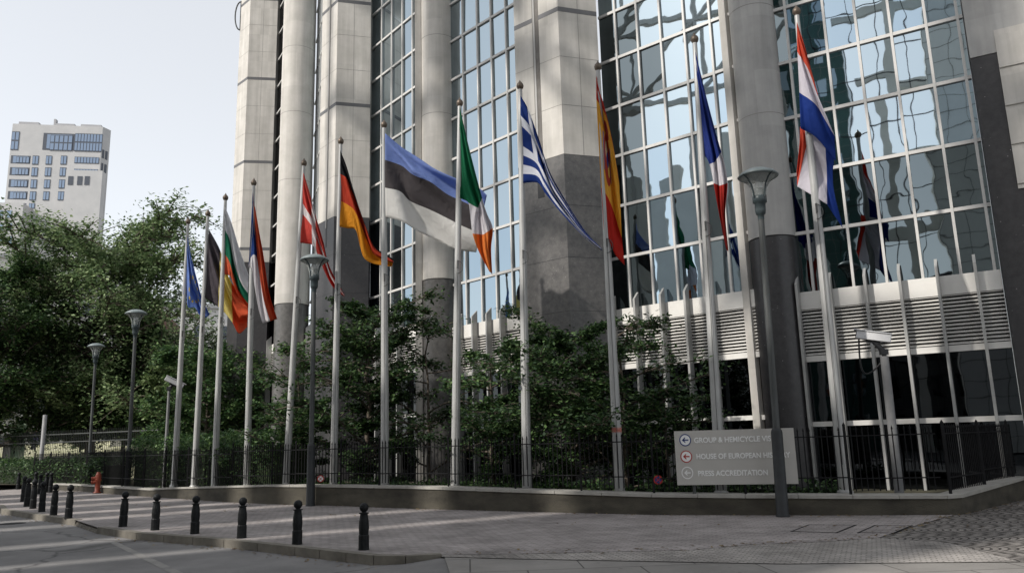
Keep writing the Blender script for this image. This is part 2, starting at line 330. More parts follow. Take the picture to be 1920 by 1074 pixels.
def kerb_obj(poly, z1, label):
    b = MB(); L = offs(poly, -.02); R_ = offs(poly, .15)
    for i in range(len(poly)-1):                         # one stone per metre or so, tiny gaps
        a0, a1, c1, c0 = [Vector(q) for q in (L[i], L[i+1], R_[i+1], R_[i])]
        g = .006/max((a1-a0).length, .1)
        b.prism([tuple(a0.lerp(a1, g)), tuple(a1.lerp(a0, g)), tuple(c1.lerp(c0, g)), tuple(c0.lerp(c1, g))], RZ-.05, z1)
    o = b.build('kerb', 'kerb_stone', bevel=.012); return tag(o, kind='structure')
kerb_obj(resample(kerb, 1.0), .012, 'a'); kerb_obj(resample(kerb2, .9), .014, 'b'); kerb_obj(resample(kerb_low, .9), -.09, 'c')
sheet('gutter_strip', P2((206, 1017), (218, 1015), (345, 1074), (328, 1078), z=RZ), RZ+.004, 'kerb_worn')
def disc(name, x, y, r, z, mat, n=24):
    b = MB(); c = onz(x, y, z); b.lathe([(r, -.02), (r, 0)], (c.x, c.y, z), n); return tag(b.build(name, mat, origin=(c.x, c.y, z)), kind='structure')
# utility covers in the pavement
for L, lab in ((((1482, 996), (1570, 998.5), (1606, 984), (1516, 983)), 'square steel access cover with brick infill left of its twin on the pavement'), (((1607, 998.5), (1678, 999), (1712, 985), (1640, 984)), 'square steel access cover with brick infill next to the cobble fans')):
    q = P2(*L); t_ = thing('access_cover', lab, 'cover', (*q[0], 0), 'access covers in the pavement')
    fr = MB()
    for i in range(4):
        a, b_ = q[i], q[(i+1) % 4]; fr.obox(a, b_, -.035, .0, .001, .006)
    fr.build('cover_frame', 'black_iron', t_)
    b = MB(); b.add([(x, y, .0045) for x, y in q], [[0, 1, 2, 3]]); b.build('cover_infill', 'pave_brick', t_)
c = onz(22, 981, RZ); b = MB(); b.lathe([(.33, -.02), (.33, .006)], (c.x, c.y, RZ), 28)
tag(b.build('manhole_cover', 'black_iron', origin=(c.x, c.y, RZ)), 'round dark iron manhole cover in the asphalt road at far left', 'manhole cover')
# soil behind the wall
sheet('garden_soil', offs(wallb, .2)+[(40, 40), (20, 70), (-40, 75), (-60, 60)], .18, 'soil')
# ------------------------------------------------------------------ low wall and railing
def wall_top(p): return .30 if p[1] > 29 else (.36+(29-p[1])*.045 if p[1] > 24.5 else .57 if p[1] > 21 else .57-(21-p[1])*.04)
gw = thing('garden_wall', 'low curved dark stone wall with pale coping carrying the black railing', 'wall', (0, 19, 0))
wp = resample(wallb, 1.1); A = offs(wp, 0); B_ = offs(wp, .38); A2 = offs(wp, -.03); B2 = offs(wp, .41)
b = MB(); cp = MB(); stp = offs(wp, -.012)
for i in range(len(wp)-1):
    z = lambda q: wall_top(q)-.07
    b.prism([A[i], A[i+1], B_[i+1], B_[i]], -.1, z)
    q = [Vector(k) for k in (A2[i], A2[i+1], B2[i+1], B2[i])]; g = .004
    poly = [tuple(q[0].lerp(q[1], g)), tuple(q[1].lerp(q[0], g)), tuple(q[2].lerp(q[3], g)), tuple(q[3].lerp(q[2], g))]
    zz = wall_top(wp[i]); cp.prism(poly, -.0, lambda s: wall_top(s)); 
    n0 = len(cp.v)-4
    # lift the coping's underside to the wall head
    for k in range(len(cp.v)-12, len(cp.v)): pass
for k, v_ in enumerate(cp.v):
    if v_[2] == 0: cp.v[k] = (v_[0], v_[1], wall_top(v_)-.068)
b.build('wall_body', 'wall_stone', gw); cp.build('coping', 'wall_cap', gw, bevel=.008)
fl = resample(offs(wallb, .2), 2.05)
fence = thing('railing', 'black iron railing with spear tops running along the low curved wall', 'railing', (0, 19.2, .5))
FT = 1.72
for i in range(len(fl)-1):
    a, c_ = Vector(fl[i]), Vector(fl[i+1]); d = (c_-a); L = d.length
    if L < .4: continue
    d.normalize(); b = MB(); zb = wall_top(a)
    ft = FT if a.y < 26 else FT-.08
    n = int(L/.112)
    for k in range(1, n):
        p_ = a+d*(L*k/n)
        b.tube([(p_.x, p_.y, zb+.06), (p_.x, p_.y, ft-.05)], .013, 5, smooth=False, caps=False)
        b.lathe([(.009, 0), (.02, .03), (.0, .11)], (p_.x, p_.y, ft-.05), 5)
    b.obox(a, c_, -.016, .016, ft-.16, ft-.135); b.obox(a, c_, -.016, .016, zb+.30, zb+.325)
    b.build('rail_panel', 'black_iron', fence)
    b = MB(); b.box((a.x, a.y, (zb-.02+ft)/2+.02), (.045, .045, ft-zb+.08)); b.lathe([(.03, 0), (.035, .03), (.0, .09)], (a.x, a.y, ft+.05), 8); b.build('rail_post', 'black_iron', fence)
# ------------------------------------------------------------------ the office building
bld = thing('office_building', 'tall pale stone office building with curved front of glass bays and granite base', 'building', (1.8, 26, 0))
ZT = 36.0
def pier(name_dir, left, corner, right, back, zg, zj, gm='granite', sm=('stone', 'stone'), vj=True, dband=True, gap=None):
    """two-faced stone pier: faces left-corner and corner-right"""
    L, C, R_ = Vector(left), Vector(corner), Vector(right); BK = Vector(back)
    poly = [tuple(L), tuple(C), tuple(R_), tuple(BK+(R_-C)*.2), tuple(L+(BK-C)*.6)]
    up = MB(); up.prism(poly, zg, ZT, 0)
    # joints every 1.75 m, dark band every third
    k = 0; z = zj
    while z < ZT-1:
        if z > zg+.3:
            hb = .17 if (dband and k % 3 == 0) else .012; mi = 1 if hb > .1 else 2
            for a, c_ in ((L, C), (C, R_)):
                d = (c_-a).normalized()
                up.obox(a+d*.0, c_-d*.0, -.05, .004 if mi == 2 else .006, z-hb/2, z+hb/2, mi)
        k += 1; z += 1.75
    if vj:
        m_ = (C+R_)/2; d = (R_-C).normalized(); up.obox(m_-d*.008, m_+d*.008, -.05, .003, zg+.01, ZT-.1, 2)
    up.build('stone_pier', [sm[0], 'band', 'joint'], bld)
    lo = MB(); lo.prism(poly, -.1, zg-.012, 0)
    for z in np.arange(zg-1.75, 1, -1.75):
        for a, c_ in ((L, C), (C, R_)): lo.obox(a, c_, -.05, .003, z-.006, z+.006, 1)
    lo.build('granite_base', [gm, 'dark_gap'], bld)
    if gap:                                               # flat strips for the recessed joint, its shade put into their colour
        g0, g1 = gap; d = C-L; b = MB(); b.obox(L+d*g0, L+d*g1, -.02, .012, zg+.02, ZT, 0)
        b.obox(L+d*(g0+.02), L+d*(g0+.06), .0, .03, zg-.4, ZT, 1); b.obox(L+d*g0, L+d*g1, -.02, .008, zg-1.3, zg+.02, 2); b.build('joint_recess', ['recess_shade', 'stone_cool', 'dark_gap'], bld)
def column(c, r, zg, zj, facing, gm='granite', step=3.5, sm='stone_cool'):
    up = MB(); n = 48; c = Vector(c)
    ring = lambda R0: [(c.x+R0*math.cos(2*PI*k/n), c.y+R0*math.sin(2*PI*k/n)) for k in range(n)]
    def cyl(b, R0, z0, z1, mi):
        vs = [(x, y, z0) for x, y in ring(R0)]+[(x, y, z1) for x, y in ring(R0)]
        b.add(vs, [[i, (i+1) % n, n+(i+1) % n, n+i] for i in range(n)], mi, True)
        b.add(vs[:n], [list(range(n))[::-1]], mi); b.add(vs[n:], [list(range(n))], mi)
    cyl(up, r, zg, ZT, 0); z = zj
    while z < ZT-1:
        if z > zg+.3: cyl(up, r+.003, z-.01, z+.01, 1)
        z += step
    up.build('round_column', [sm, 'joint'], bld)
    lo = MB(); cyl(lo, r-.02, -.1, zg-.03, 0); cyl(lo, r-.05, zg-.03, zg, 1); lo.build('column_base', [gm, 'dark_gap'], bld)
DEPTH = .10
def lerp2(a, b, t_): return tuple(Vector(a)*(1-t_)+Vector(b)*t_)
pane_count = [0]
def bay(a, b_, ts, z_sill, dz, single, fins, ext=(0, 0), low=True, glass='glass', dimrow=0, dimcol=0):
    """curtain wall between plan points a and b; ts: mullion positions 0..1"""
    a = Vector(a); b_ = Vector(b_); d = (b_-a); L = d.length; d.normalize(); n = Vector((d.y, -d.x))
    if n.y > 0: n = -n
    rows = int((ZT-z_sill)/dz)
    fr = MB()
    for t_ in ts:
        p_ = a+d*L*t_; fr.obox(p_-d*.034, p_+d*.034, 0, .10, z_sill, z_sill+rows*dz)
    for k in range(1, rows+1):
        z = z_sill+k*dz; fr.obox(a, b_, .0, .085, z-.048, z+.048)
    cw = fr.build('curtain_wall', 'mullion', bld)
    back = MB(); back.obox(a, b_, -.5, -.2, 0, ZT); back.build('backing_wall', 'dark_gap', bld)
    edges = sorted(set([0.0]+list(ts)+[1.0]))
    rest = MB()
    for r_ in range(rows):
        for i in range(len(edges)-1):
            t0, t1 = edges[i], edges[i+1]
            if t1-t0 < .02: continue
            p0 = a+d*L*t0; p1 = a+d*L*t1; z0 = z_sill+r_*dz; z1 = z0+dz
            tx, tz = random.gauss(0, .006), random.gauss(0, .005); w_ = (p1-p0).length/2
            q = []
            for (p_, sx) in ((p0, -1), (p1, 1)):
                for (z, sz) in ((z0, -1), (z1, 1)):
                    o_ = .02+tx*sx*w_+tz*sz*dz/2; q.append((p_.x+n.x*o_, p_.y+n.y*o_, z))
            m_ = rest
            if r_ < single: m_ = MB()
            m_.add([q[0], q[2], q[3], q[1]], [[0, 1, 2, 3]])
            m_.add([tuple(Vector(k_)-Vector((n.x, n.y, 0))*.02) for k_ in (q[0], q[1], q[3], q[2])], [[0, 1, 2, 3]])
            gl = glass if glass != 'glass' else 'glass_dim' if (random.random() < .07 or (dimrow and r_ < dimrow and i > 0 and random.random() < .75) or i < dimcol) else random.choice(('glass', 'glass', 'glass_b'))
            if r_ < single: m_.build('window_pane', gl, cw)
    if rest.v: tag(rest.build('window_pane', glass, cw), kind='stuff')
    if not low: return cw
    # spandrel: top plate, louvres, bottom plate, window, sill, window
    zt = z_sill+.04; zb = z_sill-.46; lb = z_sill-1.76; pb = z_sill-1.92; wb = z_sill-3.55
    b = MB(); b.obox(a, b_, 0, .14, zb, zt); b.obox(a, b_, 0, .14, pb, lb); b.build('spandrel_panel', 'white_metal', bld)
    b = MB(); nl = 14
    ux = Vector((d.x, d.y, 0))
    for k in range(nl):
        z = lb+.045+(zb-lb-.06)*k/(nl-1)
        p0 = a; p1 = b_
        vs = [(p0.x+n.x*o, p0.y+n.y*o, z+h) for o, h in ((.02, .035), (.12, -.02), (.12, -.005), (.02, .05))]+[(p1.x+n.x*o, p1.y+n.y*o, z+h) for o, h in ((.02, .035), (.12, -.02), (.12, -.005), (.02, .05))]
        b.add(vs, [[0, 1, 5, 4], [1, 2, 6, 5], [2, 3, 7, 6], [3, 0, 4, 7], [3, 2, 1, 0], [4, 5, 6, 7]])
    b.build('louvre', 'white_metal', bld)
    b = MB(); b.obox(a, b_, -.04, .0, lb, zb); b.build('louvre_backing', 'dark_gap', bld)
    b = MB(); b.obox(a, b_, 0, .12, wb-.13, wb); b.build('window_sill', 'white_metal', bld)
    b = MB(); b.obox(a, b_, -.02, .02, wb, pb); b.build('lower_window', 'glass_dark', bld)
    b = MB(); b.obox(a, b_, -.02, .02, -.05, wb-.13); b.build('basement_window', 'glass_dark', bld)
    for t_ in fins:
        p_ = a+d*L*t_; w_ = .035
        b = MB(); q0 = p_-d*w_+n*.16; q1 = p_+d*w_+n*.16; q2 = p_+d*w_+n*.42; q3 = p_-d*w_+n*.42
        vs = [(q.x, q.y, 0) for q in (q0, q1, q2, q3)]+[(q.x, q.y, z_sill+h) for q, h in ((q0, .50), (q1, .50), (q2, .25), (q3, .25))]
        b.add(vs, [[0, 1, 2, 3], [4, 7, 6, 5], [0, 4, 5, 1], [1, 5, 6, 2], [2, 6, 7, 3], [3, 7, 4, 0]])
        b.obox(p_-d*.02, p_+d*.02, .0, .18, 3.0, 3.06); b.obox(p_-d*.02, p_+d*.02, .0, .18, z_sill-.3, z_sill-.24)
        b.build('sun_fin', 'fin_metal', bld)
def tpos(a, b_, pts):
    a = Vector(a); b_ = Vector(b_); L = (b_-a).length; d = (b_-a)/L
    out = []
    for px, y in pts:                                      # where the sight line through (px,y) meets the bay in plan
        e, hx, hy = elev(px, y); # a + d*s = r*h
        det = d.x*(-hy)+hx*d.y; s = (-a.x*(-hy)-hx*a.y)/det if abs(det) > 1e-6 else 0
        out.append(s/L)
    return out
# bay between the big column and the right-hand pier
A4, B4 = (8.10, 21.93), (12.30, 19.36)
t4 = tpos(A4, B4, [(1491, 200), (1576.4, 311), (1636.5, 303), (1701, 291), (1769, 279), (1830, 269)])
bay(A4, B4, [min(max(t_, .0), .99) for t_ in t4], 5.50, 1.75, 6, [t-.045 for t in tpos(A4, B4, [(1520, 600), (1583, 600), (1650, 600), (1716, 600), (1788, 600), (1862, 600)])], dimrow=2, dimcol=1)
A3, B3 = (3.36, 25.60), (7.15, 22.40)
t3 = tpos(A3, B3, [(1164, 197), (1204.7, 186), (1248, 176), (1292.7, 162), (1341.6, 152)])
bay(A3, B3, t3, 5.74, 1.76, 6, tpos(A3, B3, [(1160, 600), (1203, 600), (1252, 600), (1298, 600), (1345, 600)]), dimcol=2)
A2_, B2_ = (-2.5, 30.85), (.45, 27.72)
t2 = tpos(A2_, B2_, [(870.7, 130), (898, 117), (924, 107), (951.8, 95)])
bay(A2_, B2_, t2, 6.05, 1.745, 4, tpos(A2_, B2_, [(872, 600), (900, 600), (927, 600), (953, 600)]))
A1, B1 = (-6.45, 35.05), (-3.75, 31.65)
t1 = tpos(A1, B1, [(718, 128), (737, 118), (757, 109), (776, 100)])
bay(A1, B1, t1, 6.40, 1.75, 3, tpos(A1, B1, [(720, 600), (740, 600), (760, 600)]))
A0, B0 = (-9.98, 38.3), (-9.02, 35.85)
bay(A0, B0, [.3, .55, .8], 6.9, 1.75, 0, [.3, .6])
AM, BM = (-15.2, 46.5), (-11.3, 39.9)
bay(AM, BM, [.35, .75], 7.2, 1.75, 0, [.5, .8], glass='glass_dark')
# piers
pier('p2', (.33, 25.86), (1.83, 24.6), (3.20, 25.02), (2.0, 28.5), 10.92, 16.16-1.75*3, gm='granite_lit', gap=(.42, .56))
pier('p1', (-8.97, 35.28), (-7.93, 34.03), (-6.42, 34.42), (-7.0, 38), 11.8, 22.47-5.25*2, gap=(.5, .58))
pier('p0', (-16.4, 44.5), (-15.5, 43.6), (-13.9, 43.85), (-13.5, 47), 12.1, 18.13-5.25)
# round columns
column((7.65, 22.26), .68, 7.2, 10.89, 0); column((-2.90, 31.05), .74, 8.05, 15.02, 0, gm='granite_grey', sm='stone'); column((-10.57, 37.02), .81, 8.3, 14.4, 0, gm='granite_grey', sm='stone')
b = MB()                                                  # square pilasters left of the columns
b.prism([(6.72, 22.58), (6.86, 22.38), (7.1, 22.55), (6.96, 22.78)], -.05, ZT); b.build('pilaster', 'stone', bld)
b = MB(); b.prism([(-3.84, 30.62), (-3.59, 30.72), (-3.5, 31.2), (-3.8, 31.1)], 0, ZT); b.build('pilaster', 'stone', bld)
b = MB(); b.prism([(-11.48, 37.45), (-11.34, 37.1), (-11.2, 37.3), (-11.3, 37.6)], 0, ZT); b.build('pilaster', 'stone', bld)
# right-hand pier
R0 = Vector((12.32, 19.34)); rd = Vector((.864, -.504)); rn = Vector((-.504, -.864))
b = MB(); b.obox(R0, R0+rd*7, -1.5, .22, 11.2, ZT); 
for z in (13.35, 15.1, 16.85): b.obox(R0+rd*.6, R0+rd*6.9, .2, .226, z-.09, z+.09, 1)
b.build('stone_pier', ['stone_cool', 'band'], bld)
b = MB(); b.obox(R0, R0+rd*7, -1.5, .20, -.05, 11.188); b.build('granite_base', ['granite'], bld)
b = MB()
for k in range(4): b.obox(R0+rd*.6, R0+rd*6.9, .19, .27, 7.62+k*1.04, 8.5+k*1.04)
b.obox(R0+rd*.6, R0+rd*6.9, .19, .235, 7.5, 11.8); b.build('ashlar_panel', ['stone'], bld)
b = MB()                                                  # hooped ladder rail on the far corner
pts = []
for k in range(13):
    a_ = PI*k/12; q = at(457, 0, 46.0); pts.append((-16.42-.32*math.sin(a_), 44.5, 28.0+.95*math.cos(a_)))
b.tube(pts, .045, 6); b.tube([(-16.4, 44.5, 27.0), (-16.4, 44.5, 29)], .045, 6); b.build('ladder_hoop', 'lamp_grey', bld)
# ------------------------------------------------------------------ flagpoles and flags
PO = [(326, 918, 353, 413, 31.7, .04), (364, 914, 390, 398, 30.24, .04), (402, 915, 423, 368, 28.76, .045), (463, 912, 476, 340, 27.12, .045), (536, 905, 570, 303, 25.5, .05), (625, 905, 639, 262, 24.26, .05),
      (722, 905, 720, 231, 22.65, .05), (853, 908, 862, 190, 21.16, .05), (988, 912, 975, 158, 20.05, .05), (1162, 917, 1121, 122, 18.96, .05), (1352, 920, 1302, 70, 18.52, .05), (1585, 922, 1493, 18, 18.58, .05)]
pole_lab = ['grey flagpole flying the blue flag with yellow stars, farthest left in the row', 'grey flagpole flying the black, yellow and red vertical striped flag', 'grey flagpole flying the white, green and red striped flag',
 'grey flagpole flying the blue, white and red flag with a triangle', 'leaning grey flagpole flying the red flag with a white cross', 'grey flagpole flying the black, red and gold flag', 'pale grey flagpole flying the spread blue, black and white flag',
 'grey flagpole flying the green, white and orange flag', 'grey flagpole flying the blue and white striped flag', 'grey flagpole with a red sticker, flying the red and yellow flag', 'grey flagpole behind the direction sign flying the blue, white and red vertical flag', 'tallest looking grey flagpole beside the camera post flying the red, white and blue flag']
ends = []
for i, (bx, by, tx, ty, rho, r_) in enumerate(PO):
    base = at(bx, by, rho); base.z = .3; top = at(tx, ty, rho); ends.append((base, top, rho))
    t_ = thing('flagpole', pole_lab[i], 'flagpole', base, 'flagpoles in a row behind the railing')
    H = top-base; b = MB(); k = .125 if i > 5 else .115
    b.tube([base, base+H*.03, base+H*.5, base+H*.985], [k, k*.98, k*.78, k*.46], 16); b.build('pole', 'pole_metal', t_)
    b = MB(); b.lathe([(k*1.35, 0), (k*1.35, .12), (k*1.02, .16)], base, 16); b.build('base_collar', 'pole_metal', t_)
    b = MB(); b.lathe([(.03, -.22), (.05, -.2), (.035, -.15), (.035, -.1), (.085, -.04), (.10, .02), (.085, .08), (.04, .13), (.018, .17), (.0, .21)], top-Vector((0, 0, .08)), 14); b.build('finial', 'bronze', t_)
    q = base+H*.56; v = Vector((-q.x, -q.y, 0)).normalized()*(k*.80+.02)
    b = MB(); b.box(q+v, (.03, .05, .22)); pts = []
    for s in range(9):
        a_ = PI*s/8; pts.append(q+v+Vector((.16*math.sin(a_)-.02, 0, .1-.36*(1-math.cos(a_))/2)))
    b.tube(pts, .009, 5); b.tube([q+v, base+H*.06+v*1.25], .006, 4); b.build('halyard', 'rope', t_)
    if i == 9:
        q = at(1156, 797, rho-.125); b = MB(); b.tube([base+H*.138, base+H*.148], k*.965, 16, caps=False); b.build('sticker', 'sticker_red', t_)

def flag_mat(name, build):
    m, t, p = nmat(name, .75, 0, .2)
    uv = N(t, 'ShaderNodeUVMap'); sx = N(t, 'ShaderNodeSeparateXYZ'); t.links.new(uv.outputs[0], sx.inputs[0])
    def M(op, a, b=None, c=None):
        n = N(t, 'ShaderNodeMath', operation=op)
        for i, q in enumerate((a, b, c)):
            if q is None: continue
            if isinstance(q, (int, float)): n.inputs[i].default_value = q
            else: t.links.new(q, n.inputs[i])
        return n.outputs[0]
    def MIX(f, a, b):
        n = N(t, 'ShaderNodeMix', data_type='RGBA')
        t.links.new(f, n.inputs['Factor'])
        for s, q in (('A', a), ('B', b)):
            if isinstance(q, tuple): n.inputs[s].default_value = c4(q)
            else: t.links.new(q, n.inputs[s])
        return n.outputs['Result']
    col = build(sx.outputs[0], sx.outputs[1], M, MIX)
    t.links.new(col, p.inputs['Base Color'])
    wv = N(t, 'ShaderNodeTexNoise', Scale=9, Detail=7, Distortion=1.2); t.links.new(uv.outputs[0], wv.inputs['Vector'])
    bp = N(t, 'ShaderNodeBump', Strength=.8, Distance=.05); t.links.new(wv.outputs[0], bp.inputs['Height']); t.links.new(bp.outputs[0], p.inputs['Normal'])
    tr = N(t, 'ShaderNodeBsdfTranslucent'); mx = N(t, 'ShaderNodeMixShader'); mx.inputs[0].default_value = .5
    t.links.new(col, tr.inputs[0]); t.links.new(p.outputs[0], mx.inputs[1]); t.links.new(tr.outputs[0], mx.inputs[2])
    t.links.new(mx.outputs[0], t.nodes['Material Output'].inputs[0])
def tri(axis, c, cuts=(1/3, 2/3)):
    def f(u, v, M, MIX):
        a = u if axis == 'u' else v
        x = MIX(M('GREATER_THAN', a, cuts[0]), c[0], c[1]); return MIX(M('GREATER_THAN', a, cuts[1]), x, c[2])
    return f
WH = (.74, .72, .75); 
flag_mat('flag_estonia', tri('v', ((.24, .33, .64), (.09, .08, .085), (.76, .75, .73))))
flag_mat('flag_germany', tri('v', ((.018, .018, .022), (.50, .055, .025), (.72, .33, .025))))
flag_mat('flag_ireland', tri('u', ((.01, .17, .075), WH, (.75, .24, .05))))
flag_mat('flag_france', tri('u', ((.025, .05, .26), WH, (.50, .04, .03)), (.42, .66)))
flag_mat('flag_belgium', tri('u', ((.11, .095, .11), (.85, .74, .28), (.72, .13, .05))))
flag_mat('flag_bulgaria', tri('v', ((.78, .78, .80), (.012, .18, .10), (.68, .14, .06))))
flag_mat('flag_croatia', tri('v', ((.70, .11, .06), (.72, .69, .74), (.015, .05, .28))))
def f_dk(u, v, M, MIX):
    a = M('COMPARE', u, .38, .06); b = M('COMPARE', v, .5, .075); return MIX(M('MAXIMUM', a, b), (.66, .09, .07), (.8, .76, .76))
flag_mat('flag_denmark', f_dk)
def f_cz(u, v, M, MIX):
    x = MIX(M('GREATER_THAN', v, .5), (.60, .10, .04), (.76, .74, .76)); d = M('ABSOLUTE', M('SUBTRACT', v, .5))
    tr_ = M('LESS_THAN', M('ADD', u, d), .5); return MIX(tr_, x, (.02, .06, .24))
flag_mat('flag_czechia', f_cz)
def f_gr(u, v, M, MIX):
    k = M('FLOOR', M('MULTIPLY', v, 9)); od = M('MODULO', k, 2); st = MIX(od, (.02, .055, .26), (.84, .85, .9))
    cu = M('LESS_THAN', u, .37); cv = M('LESS_THAN', v, 5/9); can = M('MULTIPLY', cu, cv)
    cr = M('MAXIMUM', M('COMPARE', u, .185, .037), M('COMPARE', v, 2.5/9, .5/9)); cc = MIX(cr, (.02, .055, .26), (.84, .85, .9))
    return MIX(can, st, cc)
flag_mat('flag_greece', f_gr)
def f_es(u, v, M, MIX):
    x = MIX(M('COMPARE', v, .5, .25), (.55, .03, .02), (.80, .45, .06))
    def ell(cu, cv, ru, rv):
        a = M('DIVIDE', M('SUBTRACT', u, cu), ru); b = M('DIVIDE', M('SUBTRACT', v, cv), rv)
        return M('LESS_THAN', M('ADD', M('MULTIPLY', a, a), M('MULTIPLY', b, b)), 1)
    x = MIX(ell(.34, .52, .15, .15), x, (.42, .05, .03)); x = MIX(ell(.30, .47, .045, .05), x, (.6, .45, .3)); x = MIX(ell(.385, .56, .045, .05), x, (.7, .5, .1))
    x = MIX(ell(.34, .52, .045, .045), x, (.05, .04, .2)); x = MIX(ell(.34, .34, .10, .045), x, (.38, .06, .05))
    x = MIX(M('MULTIPLY', M('COMPARE', u, .2, .02), M('COMPARE', v, .5, .11)), x, (.35, .25, .35)); x = MIX(M('MULTIPLY', M('COMPARE', u, .48, .02), M('COMPARE', v, .5, .11)), x, (.35, .25, .35))
    return x
flag_mat('flag_spain', f_es)
def f_eu(u, v, M, MIX):
    x = None; col = (.20, .32, .68)
    for k in range(12):
        a = 2*PI*k/12; du = M('MULTIPLY', M('SUBTRACT', u, .5+.2*math.cos(a)), 1.5); dv = M('SUBTRACT', v, .5+.3*math.sin(a))
        s = M('LESS_THAN', M('ADD', M('MULTIPLY', du, du), M('MULTIPLY', dv, dv)), .0016)
        x = s if x is None else M('MAXIMUM', x, s)
    return MIX(x, col, (.7, .55, .12))
flag_mat('flag_europe', f_eu)
def cr(P, t_):                                            # Catmull-Rom through a list of vectors, t 0..1
    n = len(P)-1; x = min(max(t_, 0), 1)*n; i = min(int(x), n-1); f = x-i
    g = lambda k: P[0]*2-P[1] if k < 0 else (P[n]*2-P[n-1] if k > n else P[k])
    a, b, c, d = g(i-1), g(i), g(i+1), g(i+2)
    return .5*((2*b)+(-a+c)*f+(2*a-5*b+4*c-d)*f*f+(-a+3*b-3*c+d)*f*f*f)
def flag(idx, mat, label, patches, amp=.12, freq=2.2, ph=0):
    rho = ends[idx][2]; b = MB(); b.uv = []
    for rows, vs, u0, u1, doff in patches:
        R_ = [[Vector((x, y)) for x, y in r] for r in rows]; nu, nv = 56, 30; V = []
        for j in range(nv+1):
            v = vs[0]+(vs[-1]-vs[0])*j/nv
            k = max(i for i in range(len(vs)-1) if vs[i] <= v+1e-9); f = (v-vs[k])/(vs[k+1]-vs[k])
            for i in range(nu+1):
                s = i/nu; p_ = cr(R_[k], s)*(1-f)+cr(R_[k+1], s)*f; u = u0+(u1-u0)*s
                # folds fan out from the upper hoist corner
                an = math.atan2(v+.02, s+.12)
                dep = amp*(min(1, s*3+.05))*(math.sin(an*freq*5+ph)+.5*math.sin(an*freq*11+s*5+ph*2)+.25*math.sin(9*s+v*4+ph))
                jit = .0015*rho*math.sin(an*freq*7+ph+1)*min(1, s*2)*4*v*(1-v)
                V.append(at(p_.x+jit*8, p_.y, rho-.06+doff+dep)); b.uv.append((u, v))
        fs = [[j*(nu+1)+i, j*(nu+1)+i+1, (j+1)*(nu+1)+i+1, (j+1)*(nu+1)+i] for j in range(nv) for i in range(nu)]
        b.add(V, fs, 0, True)
    o = b.build('flag', mat, origin=ends[idx][1]); s_ = o.modifiers.new('cloth', 'SOLIDIFY'); s_.thickness = .004
    tag(o, label, 'flag', 'national flags on the flagpoles')
th = (0, 1/3, 2/3, 1)
flag(0, 'flag_europe', 'limp blue flag with yellow stars, farthest left', [([[(352, 443), (357, 475), (364, 503), (371, 530), (378, 556), (393, 590)], [(343, 552), (350, 556), (353, 576), (366, 577), (374, 590), (386, 596)]], (0, 1), 0, 1, 0)])
flag(1, 'flag_belgium', 'black, yellow and red vertical striped flag reaching behind the third flagpole', [([[(392, 431), (402, 448), (413, 470), (424, 505), (434, 530), (450, 545), (466, 560)], [(381, 555), (395, 566), (409, 575), (423, 588), (436, 605), (448, 625), (464, 612)]], (0, 1), 0, 1, 0)], amp=.15)
flag(2, 'flag_bulgaria', 'limp white, green and red horizontal striped flag', [([[(422, 388), (434, 418), (448, 464), (457, 490), (466, 515)], [(420, 427), (431, 452), (441, 500), (452, 530), (465, 550)], [(418, 471), (430, 490), (437, 515), (448, 545), (466, 570)], [(416, 513), (428, 516), (433, 520), (446, 553), (465, 578)]], th, 0, 1, 0)])
flag(3, 'flag_czechia', 'limp flag with blue triangle above red and white folds', [([[(474, 362), (481, 405), (487, 440), (494, 478), (505, 550), (520, 598)], [(466, 500), (468, 502), (473, 505), (478, 540), (484, 575), (492, 606)]], (0, 1), 0, 1, 0)], amp=.1)
flag(4, 'flag_denmark', 'red flag with a white cross hanging above the street lamp', [([[(569, 324), (577, 350), (585, 378), (595, 415), (606, 452), (618, 500), (646, 553)], [(563, 455), (575, 457), (586, 460), (597, 480), (608, 508), (624, 538), (645, 556)]], (0, 1), 0, 1, 0)])
flag(5, 'flag_germany', 'black, red and gold horizontal striped flag', [([[(638, 282), (649, 310), (660, 347), (672, 385), (685, 425), (703, 462), (738, 486)], [(638, 326), (650, 335), (663, 365), (675, 395), (688, 430), (704, 466), (738, 489)], [(637, 376), (652, 384), (665, 395), (678, 425), (690, 455), (704, 478), (737, 493)], [(636, 425), (652, 428), (667, 431), (675, 461), (683, 484), (702, 495), (735, 500)]], th, 0, 1, 0)])
flag(6, 'flag_estonia', 'blue, black and white striped flag blown wide open', [([[(722, 250), (753, 276), (784.5, 296), (816, 317), (856, 335), (898, 353), (913, 366)], [(722, 300), (753, 311), (775, 328), (806, 341), (838, 364), (868, 378), (906, 396)], [(722, 352), (750, 359), (769, 377), (806, 393), (840, 410), (865, 423), (900, 438)], [(723, 407), (753, 415), (784, 434), (819, 450), (848, 466), (866, 470), (893, 473)]], th, 0, 1, 0)], amp=.16, freq=1.6)
flag(7, 'flag_ireland', 'limp green, white and orange vertical striped flag', [([[(862, 202), (880, 280), (904, 372), (913, 400), (924, 428), (921, 465), (923, 514)], [(862, 290), (873, 345), (896, 390), (899, 410), (906, 440), (911, 472), (920, 511)], [(862, 371), (868, 374), (878, 380), (882, 405), (886, 438), (897, 470), (917, 508)]], (0, .5, 1), 0, 1, 0)])
flag(8, 'flag_greece', 'blue and white striped flag with a cross in its corner', [([[(976, 180), (990, 205), (1010, 260), (1030, 320), (1060, 375), (1095, 430), (1128, 466)], [(976, 262), (1002, 285), (1020, 320), (1036, 355), (1062, 393), (1095, 437), (1129, 468)], [(976, 344), (1008, 343), (1022, 362), (1040, 385), (1062, 410), (1095, 444), (1129, 471)]], (0, .5, 1), 0, 1, 0)], amp=.1)
